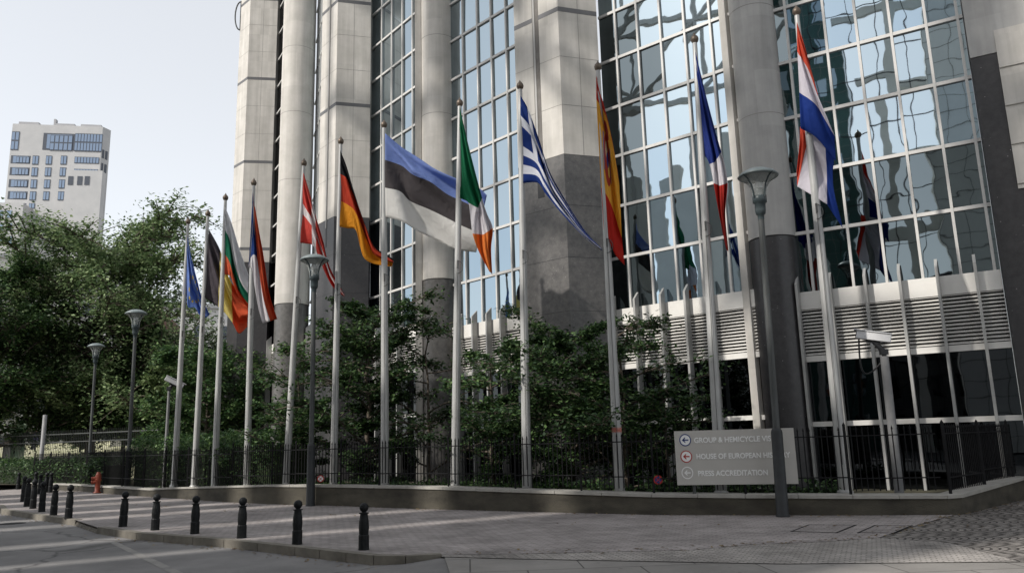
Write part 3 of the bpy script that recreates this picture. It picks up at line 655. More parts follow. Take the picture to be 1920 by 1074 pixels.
flag(9, 'flag_spain', 'limp red and yellow flag bearing a coat of arms', [([[(1118, 143), (1129, 185), (1141, 235), (1153, 290)], [(1118, 185), (1136, 215), (1150, 275), (1161, 345)], [(1127, 352), (1141, 372), (1153, 405), (1166, 445)], [(1132, 430), (1141, 448), (1154, 478), (1171, 497)]], (0, .25, .75, 1), 0, 1, 0)], amp=.1)
flag(10, 'flag_france', 'limp blue, white and red vertical striped flag', [([[(1304, 98), (1325, 185), (1345, 260), (1358, 305), (1364, 345), (1360, 400), (1366, 472)], [(1310, 200), (1322, 245), (1336, 285), (1344, 320), (1350, 350), (1354, 405), (1364, 470)], [(1317, 292), (1322, 294), (1327, 300), (1333, 318), (1338, 345), (1348, 400), (1361, 466)]], (0, .5, 1), 0, 1, 0)], amp=.1)
flag(11, 'flag_croatia', 'large folded red, white and blue horizontal striped flag at far right', [
    ([[(1494, 42), (1504, 72), (1513, 102)], [(1495, 98), (1515, 130), (1536, 187)], [(1499, 174), (1530, 198), (1565, 255)], [(1501, 241), (1530, 258), (1567, 302)]], th, 0, .5, -.12),
    ([[(1500, 238), (1499, 270), (1494, 325)], [(1521, 244), (1508, 290), (1495, 350)], [(1546, 250), (1550, 320), (1551, 383)], [(1566, 280), (1562, 345), (1580, 428)]], th, .5, 1, .1)], amp=.07)
# ------------------------------------------------------------------ street lamps
def lamp_proto():
    t_ = thing('street_lamp', 'x', 'street lamp', (0, 0, 0), 'street lamps on the pavement')
    b = MB(); b.lathe([(.14, 0), (.14, .04), (.125, .06), (.115, 1.68), (.105, 1.72), (.08, 1.76)], n=18); b.build('pole_base', 'lamp_base', t_)
    b = MB(); b.lathe([(.075, 1.74), (.065, 6.3)], n=14); b.build('pole', 'lamp_grey', t_)
    b = MB(); b.lathe([(.07, 6.22), (.07, 6.32), (.10, 6.34), (.115, 6.42), (.115, 6.58), (.15, 6.60), (.15, 6.76), (.10, 6.78), (.10, 6.92)], n=16); b.build('lamp_socket', 'lamp_green', t_)
    b = MB(); b.lathe([(.15, 6.74), (.155, 6.82), (.20, 6.98), (.30, 7.12), (.40, 7.2)], n=24); b.build('lamp_glass', 'lamp_glass', t_)
    b = MB()
    for k in range(4):
        a = PI/4+k*PI/2; b.tube([(r*math.cos(a), r*math.sin(a), z) for r, z in ((.16, 6.70), (.165, 6.82), (.21, 6.98), (.31, 7.12), (.43, 7.2))], .018, 6)
    b.build('lamp_arm', 'lamp_green', t_)
    b = MB(); b.lathe([(.06, 7.08), (.12, 7.16), (.42, 7.18), (.44, 7.20), (.36, 7.28), (.22, 7.35), (.06, 7.38), (0, 7.385)], n=28); b.build('lamp_cap', 'lamp_cap', t_)
    b = MB(); b.lathe([(.08, 6.92), (.09, 7.04), (.05, 7.06)], n=12); b.build('bulb_guard', 'cctv_white', t_)
    return t_
lp = lamp_proto()
for i, (bx, by, tx, ty, lab) in enumerate([(1468, 968, 1420, 316, 'nearest street lamp, in front of the direction sign'), (582, 948, 590, 477, 'street lamp below the red flag with white cross'), (238, 925, 256, 580, 'street lamp standing right of the red hydrant'), (164, 912, 181, 643, 'street lamp farthest left, beside the red hydrant')]):
    o = lp if i == 0 else copy_tree(lp)
    p_ = onz(bx, by, 0); o.location = p_; o['label'] = lab
    e, hx, hy = elev(tx, ty); rho = p_.xy.length; tp = Vector((hx*rho, hy*rho, EYE+e*rho)); ax = (tp-p_)
    o.rotation_mode = 'QUATERNION'; o.rotation_quaternion = ax.to_track_quat('Z', 'Y'); o.scale = (ax.length/7.385,)*3
b = MB(); b.lathe([(.0775, 2.42), (.0765, 2.54)], n=14); s_ = b.build('sticker', 'sticker_yellow', lp)
s_.location = (0, 0, 0)
# ------------------------------------------------------------------ bollards
bo = thing('bollard', 'x', 'bollard', (0, 0, 0), 'black bollards along the kerb')
b = MB(); b.lathe([(.105, 0), (.10, .05), (.10, .26), (.088, .28), (.09, .30), (.098, .40), (.092, .52), (.078, .60), (.072, .655), (.095, .665), (.095, .68), (.045, .685), (.042, .70)], n=12, smooth=False); b.build('post', 'bollard_paint', bo)
b = MB(); prof = [(0.0, .69)]+[(.088*math.sin(PI*k/10), .775-.088*math.cos(PI*k/10)) for k in range(1, 10)]+[(0, .863)]; b.lathe(prof, n=18); b.build('ball_top', 'bollard_paint', bo)
BL = [(682, 1030, 940, 'nearest black bollard, at the rounded end of the kerb'), (557, 1020, 935, 'second nearest black bollard on the kerb, seen below the dark street lamp'), (453, 1008, 930, 'black bollard third from the rounded kerb end'), (365, 1000, 927, 'black bollard fourth from the rounded kerb end'),
      (290.5, 993, 924, 'black bollard fifth from the rounded kerb end, just right of the lowered kerb one'), (230, 986.7, 919, 'black bollard right of the lowered kerb, beneath the lamp by the hydrant'), (128, 972, 908, 'black bollard just left of the lowered kerb'), (100, 965.5, 907, 'black bollard second left of the lowered kerb'),
      (78, 959, 902, 'black bollard third left of the lowered kerb'), (61.5, 953, 898, 'black bollard fourth left of the lowered kerb'), (50, 949, 895, 'black bollard fifth left of the lowered kerb'), (43, 940, 892, 'black bollard at the far tip of the kerb line'),
      (33.5, 917, 885, 'lone dark bollard farthest left near the low wall'), (65, 922, 884, 'distant bollard left in the group crossing the pavement end'), (74, 926, 888, 'distant bollard second in the group crossing the pavement end'), (86, 923, 885, 'distant grey bollard, left of a close pair'), (94, 923, 885, 'distant grey bollard, right of a close pair')]
for i, (x, yb, yt, lab) in enumerate(BL):
    o = bo if i == 0 else copy_tree(bo); p_ = onz(x, yb, 0); o.location = p_; o['label'] = lab
    e = elev(x, yt)[0]; h = EYE+e*p_.xy.length; o.scale = (h/.863*.98,)*3 if i < 6 else (.93, .93, h/.863)
    o.rotation_euler = (random.gauss(0, .012), random.gauss(0, .012), random.random())
# ------------------------------------------------------------------ hydrant
HB = len(bpy.data.objects); p_ = onz(182, 924.5, 0); hy = thing('fire_hydrant', 'orange red fire hydrant standing left of the second farthest lamp', 'hydrant', p_)
b = MB(); b.lathe([(.21, 0), (.21, .06), (.14, .09), (.13, .55), (.17, .6), (.17, .66), (.15, .7), (.15, .85), (.12, .92), (.09, .95), (.09, 1.0), (0, 1.0)], p_, 16); b.build('hydrant_body', 'hydrant_red', hy)
for s, z in ((-1, .72), (-1, .55)):
    q = p_+Vector((0, -.05, z)); b = MB(); b.tube([q, q+Vector((s*.24, -.06, -.02))], [.09, .085], 12); b.tube([q+Vector((s*.24, -.06, -.02)), q+Vector((s*.29, -.07, -.03))], .1, 12); b.build('outlet', 'hydrant_red', hy)
b = MB(); b.lathe([(.235, -.0), (.235, .03)], p_, 16); b.build('base_flange', 'dark_gap', hy); hy.scale = (.74, .74, .86)
# ------------------------------------------------------------------ direction sign
c0 = at(1267, 859, 17.98); c1 = at(1493, 862, 17.98); ex = (c1-c0); ex.z = 0; SW = ex.length; ex.normalize(); nz = Vector((ex.y, -ex.x, 0))
SZ0, SZ1 = at(1268, 909, 17.98).z, at(1267, 808, 17.98).z
org = Vector((c0.x, c0.y, SZ0)); H = SZ1-SZ0
sg = thing('direction_sign', 'wide grey visitor direction sign with three arrows and white lettering', 'sign', org)
def sp(x, z, o=0): return org+ex*x+Vector((0, 0, z))+nz*o
b = MB(); b.obox(org.xy, (org+ex*SW).xy, 0, .04, SZ0, SZ1); b.build('sign_panel', 'sign_grey', sg, bevel=.004)
for x in (.35, SW-.35):
    b = MB(); b.box(sp(x, H/2-.12, -.05), (.06, .06, H+.25)); b.build('sign_bracket', 'lamp_grey', sg)
def text(s, x, z, size, mat, wmax):
    cu = bpy.data.curves.new('t', 'FONT'); cu.body = s; cu.size = size; cu.extrude = .003; cu.offset = .004; to = bpy.data.objects.new('t', cu); scene.collection.objects.link(to)
    dg = bpy.context.evaluated_depsgraph_get(); me = bpy.data.meshes.new_from_object(to.evaluated_get(dg)); bpy.data.objects.remove(to)
    w_ = max(v.co.x for v in me.vertices); k = wmax/w_
    for v in me.vertices: v.co = Vector(sp(x+v.co.x*k, z+v.co.y, .046+v.co.z))-org
    me.materials.clear(); me.materials.append(MATS[mat]); o = bpy.data.objects.new('lettering', me); scene.collection.objects.link(o); o.parent = sg
fx = lambda px: (px-1266)/226*SW
text('GROUP & HEMICYCLE VISITS', fx(1304), H*.775, .155, 'sign_white', fx(1466)-fx(1304))
text('HOUSE OF EUROPEAN HISTORY', fx(1306), H*.475, .155, 'sign_white', fx(1482)-fx(1306))
text('PRESS ACCREDITATION', fx(1307), H*.165, .155, 'sign_white', fx(1438)-fx(1307))
for zf, mt, mid in ((.83, 'sign_blue', True), (.525, 'sign_red', True), (.225, 'sign_white', False)):
    cxp = fx(1287); R0_ = .125; n = 32
    b = MB()
    vs = [sp(cxp+r*math.cos(2*PI*k/n), H*zf+r*math.sin(2*PI*k/n)*1.05, .047) for r in (R0_, R0_*.84) for k in range(n)]
    b.add(vs, [[k, (k+1) % n, n+(k+1) % n, n+k] for k in range(n)], 0)
    if mid: b.add([sp(cxp+R0_*.84*math.cos(2*PI*k/n), H*zf+R0_*.88*math.sin(2*PI*k/n), .0455) for k in range(n)], [list(range(n))], 1)
    for q in ([(-.07, 0), (0, .065), (0, .035), (-.035, 0)], [(-.07, 0), (-.035, 0), (0, -.035), (0, -.065)], [(-.05, .013), (-.05, -.013), (.07, -.013), (.07, .013)]):
        b.add([sp(cxp+x, H*zf+z, .049) for x, z in q], [[0, 1, 2, 3]], 0)
    b.build('arrow_emblem', [mt, 'sign_white'], sg)
# small round no-parking plates on the railing
for px, py, lab in ((1234, 899, 'small round blue and red no parking plate left of the direction sign'), (601, 897, 'small round red and white plate on the railing beside the dark street lamp')):
    rho = 18.15 if px > 1000 else 23.9; c = at(px, py, rho); v = Vector((c.x, c.y, 0)).normalized(); sx_ = Vector((v.y, -v.x, 0)); t_ = thing('round_plate', lab, 'sign', c, None)
    for nm, r, mt, o_, cross in (('plate_rim', .10, 'sign_red', .0, 0), ('plate_face', .072, 'sign_blue' if px > 1000 else 'sign_white', .012, 1)):
        b = MB(); b.add([c+sx_*(r*math.cos(2*PI*k/20))+Vector((0, 0, r*math.sin(2*PI*k/20)))-v*o_ for k in range(20)], [list(range(20))]); b.add([c+sx_*(r*math.cos(2*PI*k/20))+Vector((0, 0, r*math.sin(2*PI*k/20)))-v*(o_-.01) for k in range(20)], [list(range(20))[::-1]])
        if cross:
            for sg_ in (1, -1): b.add([c-v*(o_+.006)+sx_*x*.01+Vector((0, 0, z*.01)) for x, z in ((-5.5*1, -4.5*sg_), (-4.5, -5.5*sg_), (5.5, 4.5*sg_), (4.5, 5.5*sg_))], [[0, 1, 2, 3]], 1)
        b.build(nm, [mt, 'sign_red' if px > 1000 else 'sign_red'], t_)
# ------------------------------------------------------------------ CCTV
def cctv(bx, by, tx, ty, rho, lab, r0, r1, dirx, zlen):
    base = at(bx, by, rho); base.z = .25; top = at(tx, ty, rho); t_ = thing('security_camera', lab, 'camera', base, 'security cameras on posts')
    b = MB(); b.tube([base, top], [r0, r1], 14); b.build('post', 'post_grey', t_)
    v = Vector((top.x, top.y, 0)).normalized(); sx_ = Vector((v.y, -v.x, 0)); 
    L = .72; d = (sx_*dirx+Vector((0, 0, zlen))).normalized(); up_ = d.cross(v); up_ = up_ if up_.z > 0 else -up_
    c = top+sx_*dirx*.17+Vector((0, 0, .46 if dirx < 0 else .34)); rot = Matrix((d, v, up_)).transposed()
    b = MB(); b.box(c, (L, .22, .18), rot=rot); b.box(c+up_*.105-d*(-.03), (L+.08, .27, .025), rot=rot); b.build('camera_housing', 'cctv_white', t_, bevel=.02)
    b = MB(); b.box(c+d*(L/2+.005), (.02, .17, .13), rot=rot); b.build('lens_window', 'glass_dark', t_)
    b = MB(); b.tube([top, top+Vector((0, 0, .12)), c-up_*.1], [.05, .06, .05], 10); b.box(top+Vector((0, 0, .1)), (.16, .12, .12)); b.box(c-up_*.12, (.3, .1, .05), rot=rot); b.build('bracket', 'dark_gap', t_)
    b = MB(); pts = []
    e0 = c+d*L*.42-up_*.08
    for k in range(13):
        s = k/12; q = e0.lerp(top-Vector((0, 0, .05)), s)+Vector((0, 0, -.55*math.sin(PI*s)))+sx_*dirx*.16*math.sin(PI*s)*1.3; pts.append(q)
    b.tube(pts, .02, 6); b.build('cable', 'dark_gap', t_)
cctv(1686, 921, 1658, 668, 19.6, 'white security camera with looped cable on a grey post at right', .10, .09, -1, .22)
cctv(307, 916, 317, 733, 33.0, 'small white security camera on a thin post between the left flagpoles', .07, .05, 1, -.5)
# ------------------------------------------------------------------ trees
def leaves(name, mat, C, size, parent, flat=.0, seed=0):
    r = np.random.default_rng(seed); n = len(C)
    nrm = r.normal(size=(n, 3)); nrm[:, 2] += flat*2.5*np.sign(nrm[:, 2]+.3); nrm /= np.linalg.norm(nrm, axis=1)[:, None]
    t_ = r.normal(size=(n, 3)); t_ -= (t_*nrm).sum(1)[:, None]*nrm; t_ /= np.linalg.norm(t_, axis=1)[:, None]; s = np.cross(nrm, t_)
    L = size*r.uniform(.6, 1.25, n)[:, None]; W = L*.55
    V = np.stack([C-t_*L*.5, C+s*W*.5+nrm*L*.08, C+t_*L*.5, C-s*W*.5+nrm*L*.08], 1).reshape(-1, 3)
    org = np.array(root_loc(parent)) if parent else np.zeros(3); V = V-org
    me = bpy.data.meshes.new(name); me.vertices.add(4*n); me.vertices.foreach_set('co', V.ravel())
    me.loops.add(4*n); me.loops.foreach_set('vertex_index', np.arange(4*n)); me.polygons.add(n)
    me.polygons.foreach_set('loop_start', np.arange(n)*4); me.polygons.foreach_set('loop_total', np.full(n, 4))
    me.materials.append(MATS[mat]); me.update(); me.validate()
    o = bpy.data.objects.new(name, me); scene.collection.objects.link(o)
    if parent: o.parent = parent
    return o
def tree(kind, label, base, H, rad, z0, nlimb, ntwig, nleaf, lsize, mat, seed, prof, trunk_r, group=None, spray=.16, lean=(0, 0), flat=.5, extra=()):
    rr = random.Random(seed); nr = np.random.default_rng(seed)
    base = Vector(base); t_ = thing(kind, label, 'tree' if 'tree' in kind else 'shrub', base, group)
    tb = MB(); pts = []; K = 8
    for k in range(K+1):
        s = k/K; pts.append(base+Vector((lean[0]*s+rr.gauss(0, .03)*H*s*.6, lean[1]*s+rr.gauss(0, .03)*H*s*.6, H*.9*s)))
    tb.tube(pts[:K-1], [trunk_r*(1-.9*k/(K-2))+.012 for k in range(K-1)], 10)
    C = []
    def onspine(s):
        x = s*K; i = min(int(x), K-1); return pts[i].lerp(pts[i+1], x-i)
    limbs = []
    for i in range(nlimb):
        s = z0+(1-z0)*((i+rr.random())/nlimb); a = i*2.4+rr.uniform(-.5, .5); limbs.append((s, a, rad*prof(s)*(rr.uniform(.35, 1.25) if H < 8.5 else rr.uniform(.6, 1.15)), rr.uniform(.1, .55)*(1.2-.6*s)))
    for e_ in extra: limbs.append(e_)
    for (s, a, R0_, rise) in limbs:
        p0 = onspine(min(s*.82, .98)); dirv = Vector((math.cos(a), math.sin(a), rise)); L = max(R0_, .3)
        cpts = [p0]; q = p0.copy(); dv = dirv.copy()
        for k in range(6):
            dv = dv+Vector((rr.gauss(0, .13), rr.gauss(0, .13), rr.gauss(0, .08)-(.05 if k > 2 else 0))); q = q+dv.normalized()*(L/6); cpts.append(q.copy())
        lr = trunk_r*.42*(1.1-.7*s)
        tb.tube(cpts, [lr*(1-.13*k)+.008 for k in range(7)], 6, caps=False)
        for j in range(ntwig):
            u = rr.uniform(.18, 1); x = u*6; k = min(int(x), 5); o_ = cpts[k].lerp(cpts[k+1], x-k)
            ta = a+rr.choice((-1, 1))*rr.uniform(.3, 1.5); tl = L*rr.uniform(.18, .42)*(1.2-.5*u); tv = Vector((math.cos(ta), math.sin(ta), rr.uniform(-.3, .6) if H < 8.5 else rr.uniform(-.6, 1.1))).normalized()
            e_ = o_+tv*tl; md = o_.lerp(e_, .5)+Vector((0, 0, tl*.08))
            tb.tube([o_, md, e_], [.018*H/6, .012*H/6, .005*H/6], 4, caps=False)
            n = max(3, int(nleaf*(rr.uniform(.15, 1.25) if H < 8.5 else rr.uniform(.5, 1.4)))); us = nr.uniform(.1, 1.08, n)
            oo, mm, ee = np.array(o_), np.array(md), np.array(e_)
            P_ = np.where(us[:, None] < .5, oo+(mm-oo)*us[:, None]*2, mm+(ee-mm)*(us[:, None]*2-1))
            sp_ = spray*tl+.04
            C.append(P_+nr.normal(size=(n, 3))*np.array([sp_, sp_, sp_*(.6 if H < 8.5 else .95)]))
    tb.build('trunk', 'bark', t_)
    C = np.concatenate(C); leaves('crown', mat, C, lsize, t_, flat, seed)
    return t_
rnd = lambda s: math.sqrt(max(.05, 1-((s-.45)/.62)**2))
# small trees between railing and building
def pt(px, rho, z=.15):
    e, a, b = elev(px, 900); return (a*rho, b*rho, z)
G1 = 'young trees between the railing and the building'
tree('small_tree', 'bushy young tree behind the railing, in front of the left granite pier', pt(690, 26.5), 8.2, 2.5, .02, 36, 14, 78, .15, 'leaf_dark', 11, lambda s: .75+.3*rnd(s), .09, G1)
tree('small_tree', 'slim young tree beside the second lamp, left of the bushy one', pt(560, 27.5), 6.9, 2.6, .02, 24, 10, 34, .15, 'leaf_mid', 12, lambda s: .9*rnd(s)+.1, .06, G1)
tree('small_tree', 'bright low young tree right of the pole with the white cross flag', pt(545, 28.3), 3.9, 1.7, .02, 16, 9, 40, .14, 'leaf_mid', 13, lambda s: .9*rnd(s), .05, G1)
tree('small_tree', 'young tree in front of the slim round column, below the blue, black and white flag', pt(805, 26.0), 7.8, 2.5, .05, 13, 7, 26, .15, 'leaf_dark', 14, lambda s: .7*rnd(s)+.3, .06, G1)
tree('small_tree', 'widest young tree behind the railing, left of the red and yellow flag', pt(1075, 21.8), 5.6, 3.0, .02, 40, 15, 84, .135, 'leaf_dark', 15, lambda s: .8*rnd(s)+.15, .09, G1, extra=[(.9, 2.3, 2.4, 1.1)])
tree('small_tree', 'young tree under the green, white and orange flag, before the glass bay', pt(925, 23.2), 5.6, 2.0, .02, 22, 10, 44, .14, 'leaf_mid', 16, lambda s: .8*rnd(s)+.2, .07, G1)
tree('small_tree', 'sparse branching young tree in front of the white louvres left of the direction sign', pt(1175, 21.0), 6.0, 2.6, .05, 20, 10, 34, .135, 'leaf_dark', 17, lambda s: .8*rnd(s)+.2, .07, G1, extra=[(.35, -.5, 2.4, .25)])
tree('small_tree', 'low young tree directly behind the direction sign top left corner', pt(1255, 20.6), 3.6, 1.7, .02, 16, 9, 36, .135, 'leaf_dark', 18, lambda s: .9*rnd(s), .05, G1)
# park trees, left
big = lambda s: .55+.6*rnd(s)
tree('large_tree', 'large broad tree with sunlit top in front of the tower block', pt(165, 60), 20.6, 7.3, .16, 44, 24, 78, .27, 'leaf_park', 21, big, .34, 'trees in the park at left', extra=[(.97, .3, 4.2, .8), (.95, -.1, 6.6, .5), (.9, -.3, 7.5, .35), (.85, -.45, 7.5, .2)])
tree('large_tree', 'dark tree at the left edge, left of the broad one', pt(-30, 60), 16.4, 6.0, .14, 36, 20, 80, .27, 'leaf_dark', 22, big, .3, 'trees in the park at left')
tree('large_tree', 'dark tree behind the lamp right of the hydrant', pt(262, 60), 12.5, 4.8, .2, 34, 18, 80, .25, 'leaf_dark', 23, big, .22, 'trees in the park at left')
tree('large_tree', 'low tree between the left flagpoles and the building corner', pt(380, 47), 9.0, 3.2, .05, 30, 14, 80, .23, 'leaf_mid', 24, big, .18, 'trees in the park at left')
tree('large_tree', 'pale flowering tree behind the white security camera at left', pt(330, 54), 8.0, 3.2, .05, 24, 12, 70, .24, 'leaf_light', 25, big, .16, 'trees in the park at left')
tree('shrub', 'bright green rounded bush behind the far railing', pt(145, 62, 1.7), 4.2, 2.2, .02, 20, 10, 60, .18, 'leaf_light', 26, rnd, .05)
tree('large_tree', 'dark tree filling the gap left of the bright bush', pt(225, 66), 11, 5.5, .24, 34, 15, 80, .27, 'leaf_dark', 27, big, .18, 'trees in the park at left')
# hedges: leafy strips, each a thing
def hedge(label, line, w, z0, h, n, size, mat, seed):
    r = np.random.default_rng(seed); P = [np.array(p) for p in line]; seg = [np.linalg.norm(b-a) for a, b in zip(P, P[1:])]; tot = sum(seg); C = []
    us = r.uniform(0, tot, n)
    t_ = thing('hedge', label, 'hedge', (*line[0], z0)); core = MB()
    for u in us:
        k = 0
        while u > seg[k] and k < len(seg)-1: u -= seg[k]; k += 1
        d = (P[k+1]-P[k])/seg[k]; p_ = P[k]+d*u; nn = np.array([-d[1], d[0]]); hh = h*(1+.12*math.sin(u*2.1+seed)+.08*math.sin(u*5.3))
        q = r.uniform(-.5, .5)*w; z = hh*r.uniform(0, 1)**.6
        if r.random() < .5: q = (w/2)*np.sign(q)+r.normal()*.07
        else: z = hh+r.normal()*.07
        C.append((p_[0]+nn[0]*q, p_[1]+nn[1]*q, z0+z))
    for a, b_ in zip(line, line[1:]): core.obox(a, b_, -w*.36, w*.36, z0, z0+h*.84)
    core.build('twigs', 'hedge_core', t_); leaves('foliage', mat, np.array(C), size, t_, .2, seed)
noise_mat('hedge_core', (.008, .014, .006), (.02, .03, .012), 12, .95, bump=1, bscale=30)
hl = offs(wallb, 1.1)
hedge('clipped leafy hedge behind the railing among the left flagpoles', [hl[k] for k in (2, 3, 4, 5, 6)], 1.3, .2, 1.75, 10000, .12, 'leaf_mid', 31)
hedge('low dark hedge behind the left railing near the bollards', [(-34, 49), (-25.0, 41.2), (-20.0, 37.2), (-17, 34.2)], 1.2, .2, 1.05, 9000, .14, 'leaf_dark', 32)
hedge('low ground planting along the foot of the railing below the middle flags', [hl[k] for k in (6, 8, 10, 12)], .7, .2, .35, 3500, .12, 'leaf_mid', 33)
hedge('low dark planting behind the railing at right', [hl[k] for k in (12, 13, 14)], .6, .2, .3, 1500, .12, 'leaf_dark', 34)
# lawn and far railing
b = MB(); b.add([(-70, 43, .2), (-20, 43, .2), (-8, 60, 1.6), (-25, 95, 4.8), (-100, 95, 4.8)], [[0, 1, 2, 3, 4]]); tag(b.build('lawn', 'lawn'), kind='structure')
ff = thing('park_railing', 'distant pale iron park railing in front of the sunny lawn', 'railing', (-28, 46, .2))
b = MB(); a, c_ = Vector((-36, 52)), Vector((-19.5, 43.5)); L = (c_-a).length; d = (c_-a)/L
for k in range(int(L/.16)): q = a+d*k*.16; b.tube([(q.x, q.y, .2), (q.x, q.y, 3.0)], .018, 4, smooth=False, caps=False)
b.obox(a, c_, -.02, .02, 2.75, 2.81); b.obox(a, c_, -.02, .02, 2.3, 2.35); b.build('rail_panel', 'lamp_grey', ff)
# person in the park
def person(px, py, rho, h, lab):
    f = at(px, py, rho); t_ = thing('person', lab, 'person', f)
    jo = {'pel': (0, 0, .53), 'ch': (0, 0, .76), 'nk': (0, 0, .85), 'hd': (.01, 0, .93), 'lk': (-.06, -.03, .28), 'lf': (-.09, .02, .02), 'rk': (.06, -.06, .28), 'rf': (.10, -.10, .02), 'ls': (-.11, 0, .81), 'le': (-.15, .02, .65), 'lh': (-.13, -.08, .5), 'rs': (.11, 0, .81), 're': (.15, 0, .65), 'rh': (.15, -.06, .5)}
    q = {k: f+Vector(v)*h for k, v in jo.items()}
    b = MB(); b.tube([q['pel'], q['pel'].lerp(q['ch'], .5), q['ch'], q['nk'], q['hd']-Vector((0, 0, .03)), q['hd'], q['hd']+Vector((0, 0, .09))], [.15*h/1.7, .13*h/1.7, .18*h/1.7, .06, .08, .1, .05], 12)
    for L_ in (('pel', 'lk', 'lf'), ('pel', 'rk', 'rf')): b.tube([q[k] for k in L_], [.1, .07, .045], 8)
    b.build('body', 'skin', t_)
    b = MB(); b.tube([q['pel'], q['pel'].lerp(q['ch'], .5), q['ch'], q['nk']-Vector((0, 0, .02))], [.19, .17, .21, .09], 12)
    for L_ in (('ls', 'le', 'lh'), ('rs', 're', 'rh')): b.tube([q[k] for k in L_], [.085, .065, .05], 8)
    b.build('jacket', 'jacket', t_)
    b = MB()
    for L_ in (('pel', 'lk', 'lf'), ('pel', 'rk', 'rf')): b.tube([q[k] for k in L_], [.14, .09, .07], 8)
    b.build('trousers', 'trousers', t_)
    b = MB(); b.lathe([(.105, -.02), (.115, .04), (.08, .11), (0, .13)], q['hd']+Vector((0, 0, .02)), 12); b.build('hair', 'hair', t_)
pp = at(64, 846, 47.5); 
person(63, 846, 74, 1.72, 'person in a purple jacket standing by the park railing')
for px, rho, w_, h0, h1, mt, lab in ((30, 60, 1.1, 1.2, 3.6, 'green_print', 'green and white printed banner board on the park railing'), (13, 60, .5, 1.0, 3.0, 'pale_wall', 'grey board standing left of the printed banner')):
    c = at(px, 840, rho); b = MB(); b.box((c.x, c.y, (h0+h1)/2), (w_, .06, h1-h0)); b.box((c.x-w_*.4, c.y, h0/2), (.06, .06, h0)); b.box((c.x+w_*.4, c.y, h0/2), (.06, .06, h0))
    tag(b.build('banner_board', mt, origin=(c.x, c.y, 0)), lab, 'board')
c = at(79, 843, 47); b = MB(); b.lathe([(.11, 0), (.10, 3.5), (.0, 3.52)], (c.x, c.y, .1), 10); tag(b.build('grey_post', 'post_grey', origin=(c.x, c.y, .1)), 'pale grey post standing right of the person in purple', 'post')
